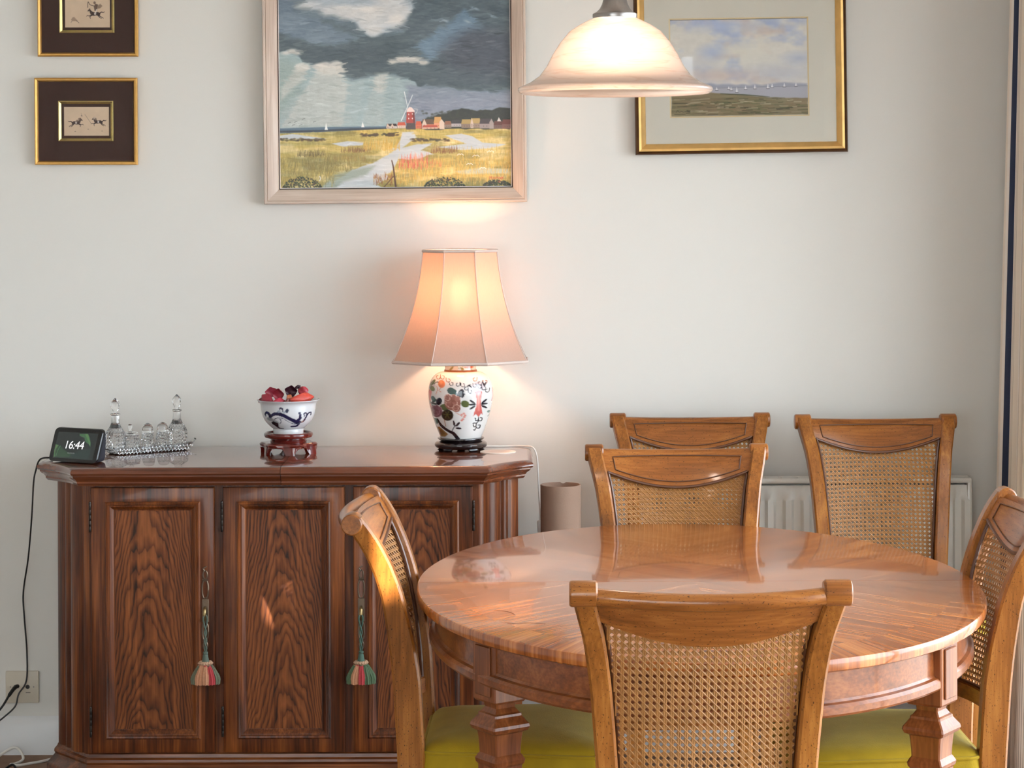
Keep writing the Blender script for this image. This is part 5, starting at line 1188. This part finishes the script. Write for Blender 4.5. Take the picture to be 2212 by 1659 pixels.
bw2 = MB().lathe([(.004, .0), (.055, .0), (.0585, .003), (.05, .006), (.03, .010), (.004, .012)], 40, (BX, BY, rimz - .016)).build('petal_bed', plain("dried_petal_bed", lin(78, 16, 24), 0.8, bump=1.0, bscale=120, var=0.5, vscale=150), bw)
def petal(px, py, dy, ln, wd, rx, ry, rz, cup, col, label, curl=.3):
    sgn = -1 if 'cupped' in label or 'pinkish' in label else 1
    Yp = BY + dy; c = Vector((X(px, Yp), Yp, Z(py, Yp)))
    nu, nv_ = 11, 9; top, bot = [], []
    for i in range(nu):
        u = i / (nu - 1); wv = wd * 1.1 * (.22 + .78 * math.sin(PI * .5 * min(1, u * 1.35)) ** .8) * (1 - max(0, (u - .72) / .28) ** 2.2 * .62)
        for j in range(nv_):
            v = j / (nv_ - 1) * 2 - 1
            x = wv * v; z = ln * 1.08 * (u - .5) - .10 * ln * v * v * (u > .6); y = sgn * cup * .55 * (v * v - .35) * wd + curl * ln * (u - .3) ** 2 * 1.6 * sgn + .0011 * math.sin(7 * u + 3 * v + ln * 900) + .0012 * abs(v) ** 3 * math.sin(11 * u + ln * 500)
            top.append(Vector((x, y, z))); bot.append(Vector((x, y + .0007, z)))
    R = Matrix.Rotation(math.radians(rz), 3, 'Y') @ Matrix.Rotation(math.radians(rx), 3, 'X') @ Matrix.Rotation(math.radians(ry), 3, 'Z')
    V = [tuple(R @ p + c) for p in top + bot]; n = nu * nv_; F = []
    for i in range(nu - 1):
        for j in range(nv_ - 1):
            q = (i * nv_ + j, i * nv_ + j + 1, (i + 1) * nv_ + j + 1, (i + 1) * nv_ + j); F += [q, tuple(k + n for k in q[::-1])]
    edge = [j for j in range(nv_)] + [i * nv_ + nv_ - 1 for i in range(1, nu)] + [(nu - 1) * nv_ + j for j in range(nv_ - 2, -1, -1)] + [i * nv_ for i in range(nu - 2, 0, -1)]
    for a, b in zip(edge, edge[1:] + edge[:1]): F.append((a, b, b + n, a + n))
    o = MB().add(V, F).build('dried_petal', plain("petal_" + label.split()[0], col, 0.5, var=0.35, vscale=90, bump=0.3, bscale=200, coat=.15), origin=c, smooth=60)
    tag(o, label, 'petal', 'dried petals in the bowl')
e = lambda x, y: (540 + x * 170 / 1567, 820 + y * 170 / 1567)
for x, y, dy, ln, wd, rx, ry, rz, cup, col, lb in (
    (400, 225, .006, .026, .014, 10, 10, -12, .7, lin(170, 58, 76), 'pinkish upright petal behind the big crimson one in the bowl'),
    (555, 275, -.006, .030, .0145, 8, -8, 4, .9, lin(150, 38, 54), 'crimson upright cupped petal, the biggest in the white bowl'),
    (800, 215, .002, .030, .0150, 5, 4, 8, .8, lin(58, 14, 30), 'blackish-maroon cupped petal standing highest in the bowl'),
    (925, 135, .010, .016, .0045, 20, 0, 70, .8, lin(44, 12, 26), 'narrow dark curled petal tip behind the highest petal'),
    (1030, 230, .012, .026, .0125, 12, -6, 10, .7, lin(176, 50, 62), 'rosy rounded petal behind the orange-red one'),
    (1040, 365, -.022, .062, .0135, -22, 0, 84, .9, lin(204, 72, 56), 'orange-red long petal lying along the bowl rim'),
    (330, 375, -.022, .036, .0125, -6, 10, -50, .9, lin(140, 30, 48), 'wine-red folded petal leaning to the smart display side'),
    (560, 430, -.036, .034, .0095, -20, 0, 82, .8, lin(178, 34, 60), 'bright crimson low petal at the front of the bowl'),
    (245, 395, -.012, .024, .009, -12, 0, 78, .6, lin(104, 22, 30), 'dull dark red petal nearest the smart display'),
    (760, 350, -.024, .018, .0065, 0, 0, 30, .6, lin(190, 112, 70), 'tan shrivelled bit of petal in the middle of the bowl'),
    (740, 410, -.034, .018, .0060, -10, 0, 60, .6, lin(120, 46, 34), 'brown-red scrap of petal below the shrivelled tan one')):
    petal(*e(x, y), dy, ln, wd, rx, ry, rz, cup, col, lb)

# ------------------------------------------------------------------ crystal set on its tray
def crystal_mat():
    m, nt, b = newmat("cut_crystal")
    b.inputs["Base Color"].default_value = (1, 1, 1, 1); b.inputs["Roughness"].default_value = 0.0; b.inputs["IOR"].default_value = 1.5; b.inputs["Transmission Weight"].default_value = 0.97
    return m
M['crystal'] = crystal_mat()
def cut(mb, prof, n, c, d=.0009):
    """diamond-cut turning: a chequer of points and hollows"""
    ss = np.concatenate([[0], np.cumsum([math.hypot(b[0] - a[0], b[1] - a[1]) for a, b in zip(prof, prof[1:])])]); q = np.linspace(0, ss[-1], int(ss[-1] / .0042) + 1)
    R_ = np.interp(q, ss, [p[0] for p in prof]); Z_ = np.interp(q, ss, [p[1] for p in prof]); secs = []
    for k, (r, z) in enumerate(zip(R_, Z_)):
        secs.append([(c[0] + (r + (d if (k + i) % 2 else -d)) * math.cos(2 * PI * i / n), c[1] + (r + (d if (k + i) % 2 else -d)) * math.sin(2 * PI * i / n), c[2] + z) for i in range(n)])
    v = [p for s_ in secs for p in s_]; f = []
    for k in range(len(secs) - 1):
        for i in range(n):
            j = (i + 1) % n; a, b_ = k * n, (k + 1) * n
            f += [(a + i, a + j, b_ + i), (a + j, b_ + j, b_ + i)] if (k + i) % 2 else [(a + i, a + j, b_ + j), (a + i, b_ + j, b_ + i)]
    f += [tuple(range(n - 1, -1, -1)), tuple((len(secs) - 1) * n + i for i in range(n))]
    return mb.add(v, f)
def stag(mb, prof, n, c, twist=True):
    """faceted turning: every second ring is turned by half a facet"""
    rings = []
    for k, (r, z) in enumerate(prof):
        ph = (PI / n) * (k % 2) if twist else 0
        rings.append([(c[0] + r * math.cos(ph + 2 * PI * i / n), c[1] + r * math.sin(ph + 2 * PI * i / n), c[2] + z) for i in range(n)])
    v = [p for r_ in rings for p in r_]; f = []
    for k in range(len(rings) - 1):
        for i in range(n):
            j = (i + 1) % n; a, b_ = k * n, (k + 1) * n
            if k % 2 == 0: f += [(a + i, a + j, b_ + i), (a + j, b_ + j, b_ + i)]
            else: f += [(a + i, b_ + j, b_ + i), (a + i, a + j, b_ + j)]
    f += [tuple(range(n - 1, -1, -1)), tuple((len(rings) - 1) * n + i for i in range(n))]
    return mb.add(v, f)
TA = Vector((X(240, 5.815), 5.815, SH)); TB = Vector((X(394, 5.935), 5.935, SH)); td = (TB - TA); tang = math.atan2(td.y, td.x)
tray = thing('crystal_tray', 'long cut-crystal tray with a lipped handle, under the cruet bottles', 'tray', tuple((TA + TB) / 2), tang, local=True)
TLn, TWd = .106, .034
def tray_ring(hl, hw, z, n=48):
    return [(math.copysign(abs(math.cos(a)) ** .45, math.cos(a)) * hl, math.copysign(abs(math.sin(a)) ** .45, math.sin(a)) * hw, z) for a in np.linspace(0, 2 * PI, n + 1)[:-1]]
MB().loft([tray_ring(TLn - .004, TWd - .004, 0), tray_ring(TLn + .002, TWd + .002, .004), tray_ring(TLn + .006, TWd + .006, .019), tray_ring(TLn + .003, TWd + .003, .019), tray_ring(TLn - .003, TWd - .003, .006)]).build('tray_body', M['crystal'], tray, smooth=0)
for row in range(2):
    for k in range(21):
        x = -.100 + k * .010 + row * .005
        for s in (-1, 1):
            if s > 0 and row: continue
            c = (x, s * (TWd + .0035 + .002 * row), .006 + row * .008)
            MB().add([(c[0] - .005, c[1], c[2]), (c[0], c[1], c[2] - .005), (c[0] + .005, c[1], c[2]), (c[0], c[1], c[2] + .005), (c[0], c[1] + s * .004, c[2]), (c[0], c[1] - s * .003, c[2])], [(0, 1, 4), (1, 2, 4), (2, 3, 4), (3, 0, 4), (1, 0, 5), (2, 1, 5), (3, 2, 5), (0, 3, 5)]).build('diamond_cut', M['crystal'], tray, smooth=0)
for s in (1, -1):
    hpts = [(s * (TLn + .004), 0, .012), (s * (TLn + .016), 0, .016), (s * (TLn + .030), 0, .024)]
    secs = [[(x, y * w_, z + dz) for y, dz in ((-1, 0), (0, -.003), (1, 0), (0, .003))] for (x, _, z), w_ in zip(hpts, (.022, .016, .008))]
    MB().loft(secs).build('tray_handle', M['crystal'], tray, smooth=0)
ex = Vector((math.cos(tang), math.sin(tang), 0))
def on_tray(px):
    k = (px - 1106) / FPX; t = (k * TA.y - TA.x) / (td.x - k * td.y); return (TA.x + t * td.x, TA.y + t * td.y, SH + .0065)
def decanter(px, label):
    c = on_tray(px); t = thing('crystal_decanter', label, 'decanter', c, 0, 'crystal cruet bottles')
    k = .145 / .1435
    b = MB(); cut(b, [(.022, 0), (.0245, .004), (.0262, .012), (.0268, .020), (.0268, .028), (.0265, .036), (.0255, .044), (.0235, .050)], 30, c)
    b.lathe([(.0235, .0495), (.020, .056), (.0145, .064), (.0108, .072), (.0098, .082), (.0100, .092), (.0125, .0945), (.0125, .0965), (.009, .098)], 12, c)
    b.build('bottle', M['crystal'], t, smooth=0)
    s = MB(); stag(s, [(.0045, .0985), (.0065, .103), (.0105, .111), (.0122, .119), (.0100, .127), (.0045, .133), (.0008, .1365)], 10, c); s.build('stopper', M['crystal'], t, smooth=0)
decanter(247, 'crystal decanter partly hidden by the smart display')
decanter(380, 'crystal decanter at the tray end nearer the bowl')
def cruet(px, kind, label):
    c = on_tray(px); t = thing('crystal_jar', label, 'jar', c, 0, 'crystal cruet bottles')
    if kind == 'pot':
        cut(b := MB(), [(.019, 0), (.0225, .005), (.0238, .013), (.0240, .021), (.0236, .029), (.0222, .036), (.021, .040)], 28, c); b.build('pot', M['crystal'], t, smooth=0)
        MB().lathe([(.0225, .0405), (.0225, .043), (.018, .047), (.008, .049), (.0035, .052), (.0055, .057), (.0062, .062), (.004, .067), (.0008, .068)], 16, c).build('lid', M['crystal'], t, smooth=30)
    else:
        cut(b := MB(), [(.014, 0), (.0165, .005), (.0172, .013), (.0170, .021), (.0160, .029), (.0150, .038), (.0148, .042)], 22, c); b.build('shaker', M['crystal'], t, smooth=0)
        MB().lathe([(.0150, .0425), (.0152, .045), (.0135, .047), (.0140, .052), (.0128, .058), (.0095, .063), (.005, .066), (.0008, .067)], 24, c).build('dome_top', M['crystal'], t, smooth=60)
cruet(279, 'pot', 'crystal mustard pot with knobbed lid next to the left decanter')
cruet(317, 'shaker', 'crystal shaker with domed top, beside the knobbed mustard pot')
cruet(349, 'shaker', 'crystal shaker with domed top, beside the decanter nearer the bowl')

# ------------------------------------------------------------------ smart display
M['black_plastic'] = plain("black_plastic", lin(14, 14, 16), 0.3, coat=0.2); M['charcoal'] = plain("charcoal_fabric", lin(40, 42, 52), 0.8, bump=0.4, bscale=900)
dw, dh, til = .0735, .0865, math.radians(21)
dsp = thing('smart_display', 'black smart display showing 16:44 at the end of the sideboard', 'display', (X(153, 5.62), 5.62, SH), math.radians(-27), local=True)
def rrect(hw, h, r, z0=0.0, n=6):
    pts = []
    for cx, cz, a0 in ((hw - r, h - r, 0), (-(hw - r), h - r, 90), (-(hw - r), r, 180), (hw - r, r, 270)):
        for k in range(n + 1):
            a = math.radians(a0 + 90 * k / n); pts.append((cx + r * math.cos(a), z0 + cz + r * math.sin(a)))
    return pts
def on_face(x, h, d=0.0): return (x, h * math.sin(til) - d * math.cos(til), .003 + h * math.cos(til) + d * math.sin(til) * -1)
def dsec(hw, h, r, d, z0=0.0): return [(x, zz * math.sin(til) + d, .003 + zz * math.cos(til)) for x, zz in rrect(hw, h, r, z0)]
MB().loft([dsec(dw - .001, dh - .001, .011, -.0005), dsec(dw, dh, .012, .0008), dsec(dw, dh, .012, .009)]).build('bezel', M['black_plastic'], dsp, smooth=40)
bk = []
for s_, hw, tp, ybk in ((0, dw - .0008, dh, .0), (.25, dw - .003, dh * .97, .0), (.5, dw - .007, dh * .86, .0), (.75, dw - .012, dh * .66, .0), (.95, dw - .02, dh * .42, .0), (1, dw - .03, dh * .30, 0)):
    pts = rrect(hw, tp, min(.012, tp * .3)); bk.append([(x, zz * math.sin(til) * (1 - s_) + .009 + s_ * .056, .0015 + .0015 * (1 - s_) + zz * (math.cos(til) * (1 - s_) + s_)) for x, zz in pts])
MB().loft(bk).build('fabric_body', M['charcoal'], dsp, smooth=50)
cvs = Canvas(300, 440, 1690, 1200, .2, (17, 22, 22))
cvs.poly([(1040, 470), (1340, 460), (1420, 560), (1500, 720), (1520, 840), (1440, 760), (1300, 690), (1240, 580), (1060, 530)], (40, 66, 44), 1, 12); cvs.poly([(1240, 470), (1330, 470), (1470, 690), (1490, 780), (1380, 640)], (58, 88, 50), .8, 16)
cvs.poly([(270, 790), (470, 840), (600, 930), (760, 1010), (900, 1060), (880, 1160), (300, 1180)], (30, 48, 34), 1, 14); cvs.poly([(280, 800), (400, 830), (330, 960), (300, 1080)], (62, 84, 52), .8, 14); cvs.line([(290, 880), (330, 1060), (350, 1160)], 22, (64, 92, 62), .8); cvs.line([(470, 850), (420, 960), (400, 1140)], 18, (52, 78, 52), .8)
cvs.poly([(900, 1080), (1200, 940), (1560, 860), (1540, 1180), (900, 1180)], (22, 34, 32), 1, 20); cvs.poly([(420, 700), (620, 660), (760, 720), (560, 790)], (30, 32, 28), .8, 16)
for x in np.linspace(772, 1000, 9): cvs.line([(x, 1022), (x + 10, 1050)], 11, (110, 112, 110), .7)
w_, h_ = cvs.w, cvs.h; vx = np.linspace(-.0610, .0610, w_); vh = np.linspace(.0755, .0085, h_)
V = [on_face(x, hh, .0007) for hh in vh for x in vx]; F = [(j * w_ + i, (j + 1) * w_ + i, (j + 1) * w_ + i + 1, j * w_ + i + 1) for j in range(h_ - 1) for i in range(w_ - 1)]
so = MB().add(V, F).build('screen', painted("lit_screen", .1, .4, emit=.8), dsp, smooth=0); set_paint(so.data, cvs.lin(1.0).reshape(-1, 3))
fc = bpy.data.curves.new('clock_digits', 'FONT'); fc.body = "16:44"; fc.size = .0285; fc.align_x = 'CENTER'; fc.align_y = 'CENTER'; fc.extrude = .0001; fc.shear = .06; fc.space_character = .96
_tmp = bpy.data.objects.new('tmp', fc); COL.objects.link(_tmp); bpy.context.view_layer.update()
_me = bpy.data.meshes.new_from_object(_tmp.evaluated_get(bpy.context.evaluated_depsgraph_get())); bpy.data.objects.remove(_tmp); _me.name = 'clock_digits'
fo = bpy.data.objects.new('clock_digits', _me); COL.objects.link(fo); fo.parent = dsp
fo.location = on_face(-.004, .043, .0012); fo.rotation_euler = (PI / 2 - til, 0, 0); _me.materials.clear(); _me.materials.append(emit_mat("screen_white", (.95, .95, .95, 1), .62))
_cd = MB().lathe([(.0016, 0), (.0016, .0004), (.0002, .0005)], 12, (0, 0, 0)).build('camera_dot', plain("lens_grey", lin(60, 62, 70), .2), dsp)
_cd.location = on_face(.055, .080, .0008); _cd.rotation_euler = (PI / 2 - til, 0, 0)
W_ = lambda px, py, d: P(px, py, YW - d)
pc = [(-1.150, 5.69, SH + .006), (X(85, 5.68), 5.68, SH + .004), P(75, 1012, 5.70), P(70, 1040, 5.76), P(66, 1110, 5.9), W_(58, 1200, .05), W_(47, 1275, .022), W_(49, 1330, .02), W_(54, 1400, .02), W_(53, 1465, .022), W_(36, 1495, .035), W_(28, 1522, .04), W_(0, 1548, .05), W_(-40, 1580, .06), (X(-70, YW - .1), YW - .1, .004)]
M['black_cable'] = plain("black_cable", lin(20, 19, 20), 0.45)
tag(MB().tube(catmull(pc, 6), .0022, 7).build('power_cable', M['black_cable'], origin=pc[5]), 'thin black cable hanging down the wall from the smart display', 'cable')

# ------------------------------------------------------------------ socket plate, leads on the floor, cardboard tube
sp_ = thing('wall_socket', 'square cream aerial socket plate low on the wall beside the sideboard', 'socket', (X(45, YW), YW, Z(1513, YW)))
M['cream_plastic'] = plain("cream_plastic", lin(206, 196, 178), 0.4)
MB().rbox(X(9, YW), X(81, YW), YW - .009, YW, Z(1513, YW), Z(1444, YW), .003).build('face_plate', M['cream_plastic'], sp_)
for px in (31, 57): _k = MB().lathe([(.0001, -.0006), (.0055, -.0005), (.0058, .002), (.0001, .002)], 20).build('jack', M['black_cable'], sp_, origin=(0, 0, 0)); _k.location = Vector((X(px, YW), YW - .0092, Z(1478, YW))) - WP[sp_]; _k.rotation_euler = (-PI / 2, 0, 0)
for px in (20, 70): _k = MB().lathe([(.0001, -.0005), (.0018, -.0004), (.002, .002), (.0001, .002)], 12).build('screw', M['steel'], sp_, origin=(0, 0, 0)); _k.location = Vector((X(px, YW), YW - .0092, Z(1478, YW))) - WP[sp_]; _k.rotation_euler = (-PI / 2, 0, 0)
MB().box(X(53, YW), X(63, YW), YW - .0094, YW - .0088, Z(1491, YW), Z(1489.5, YW)).build('printed_mark', plain("faint_print", lin(110, 104, 96), .6), sp_)
al = [W_(34, 1478, .014), W_(28, 1481, .03), W_(16, 1497, .06), W_(2, 1520, .08), W_(-25, 1560, .09), (X(-50, YW - .14), YW - .14, .004)]
tag(MB().tube(catmull(al, 6), [.0052] * 8 + [.0048] * 5 + [.003] * 18, 9).build('aerial_lead', M['black_cable'], origin=al[2]), 'thick black lead plugged into the socket plate', 'cable')
F_ = lambda px, d, z=.004: (X(px, YW - d), YW - d, z)
wl = [F_(-40, .16), F_(-15, .07), F_(20, .055, .028), F_(38, .06, .024), F_(45, .09, .008), F_(30, .12), F_(18, .13), F_(35, .14), F_(60, .12), F_(85, .10), F_(118, .06)]
tag(MB().tube(catmull(wl, 6), .0036, 8).build('white_lead', M['white_plastic'], origin=wl[3]), 'white lead looped on the floor below the socket plate', 'cable')
bl = [F_(-20, .26), F_(5, .18), F_(22, .165, .012), F_(32, .19), F_(38, .24), F_(36, .36)]
tag(MB().tube(catmull(bl, 6), .003, 8).build('floor_cable', M['black_cable'], origin=bl[2]), 'thin black cable lying on the floor near the white lead', 'cable')
M['card'] = plain("brown_cardboard", lin(150, 122, 104), 0.85, var=0.12, vscale=14, bump=0.15, bscale=300)
ty = 5.82; tx, tr_, tz = X(1208.5, ty), 43.5 / FPX * ty, Z(1047, ty)
tt = MB(); n = 64; secs = []
for r, zz in ((tr_, 0), (tr_, 1), (tr_ - .003, 1), (tr_ - .003, 0)):
    secs.append([(tx + r * math.cos(2 * PI * i / n), ty + r * math.sin(2 * PI * i / n), (.001 if not zz else tz - (.0035 if i in (14, 15) else 0))) for i in range(n)])
secs.append(secs[0])
tag(tt.loft(secs, cap=False).build('cardboard_tube', M['card'], origin=(tx, ty, 0), smooth=40), 'tall open brown cardboard tube on the floor between sideboard and chairs', 'tube')
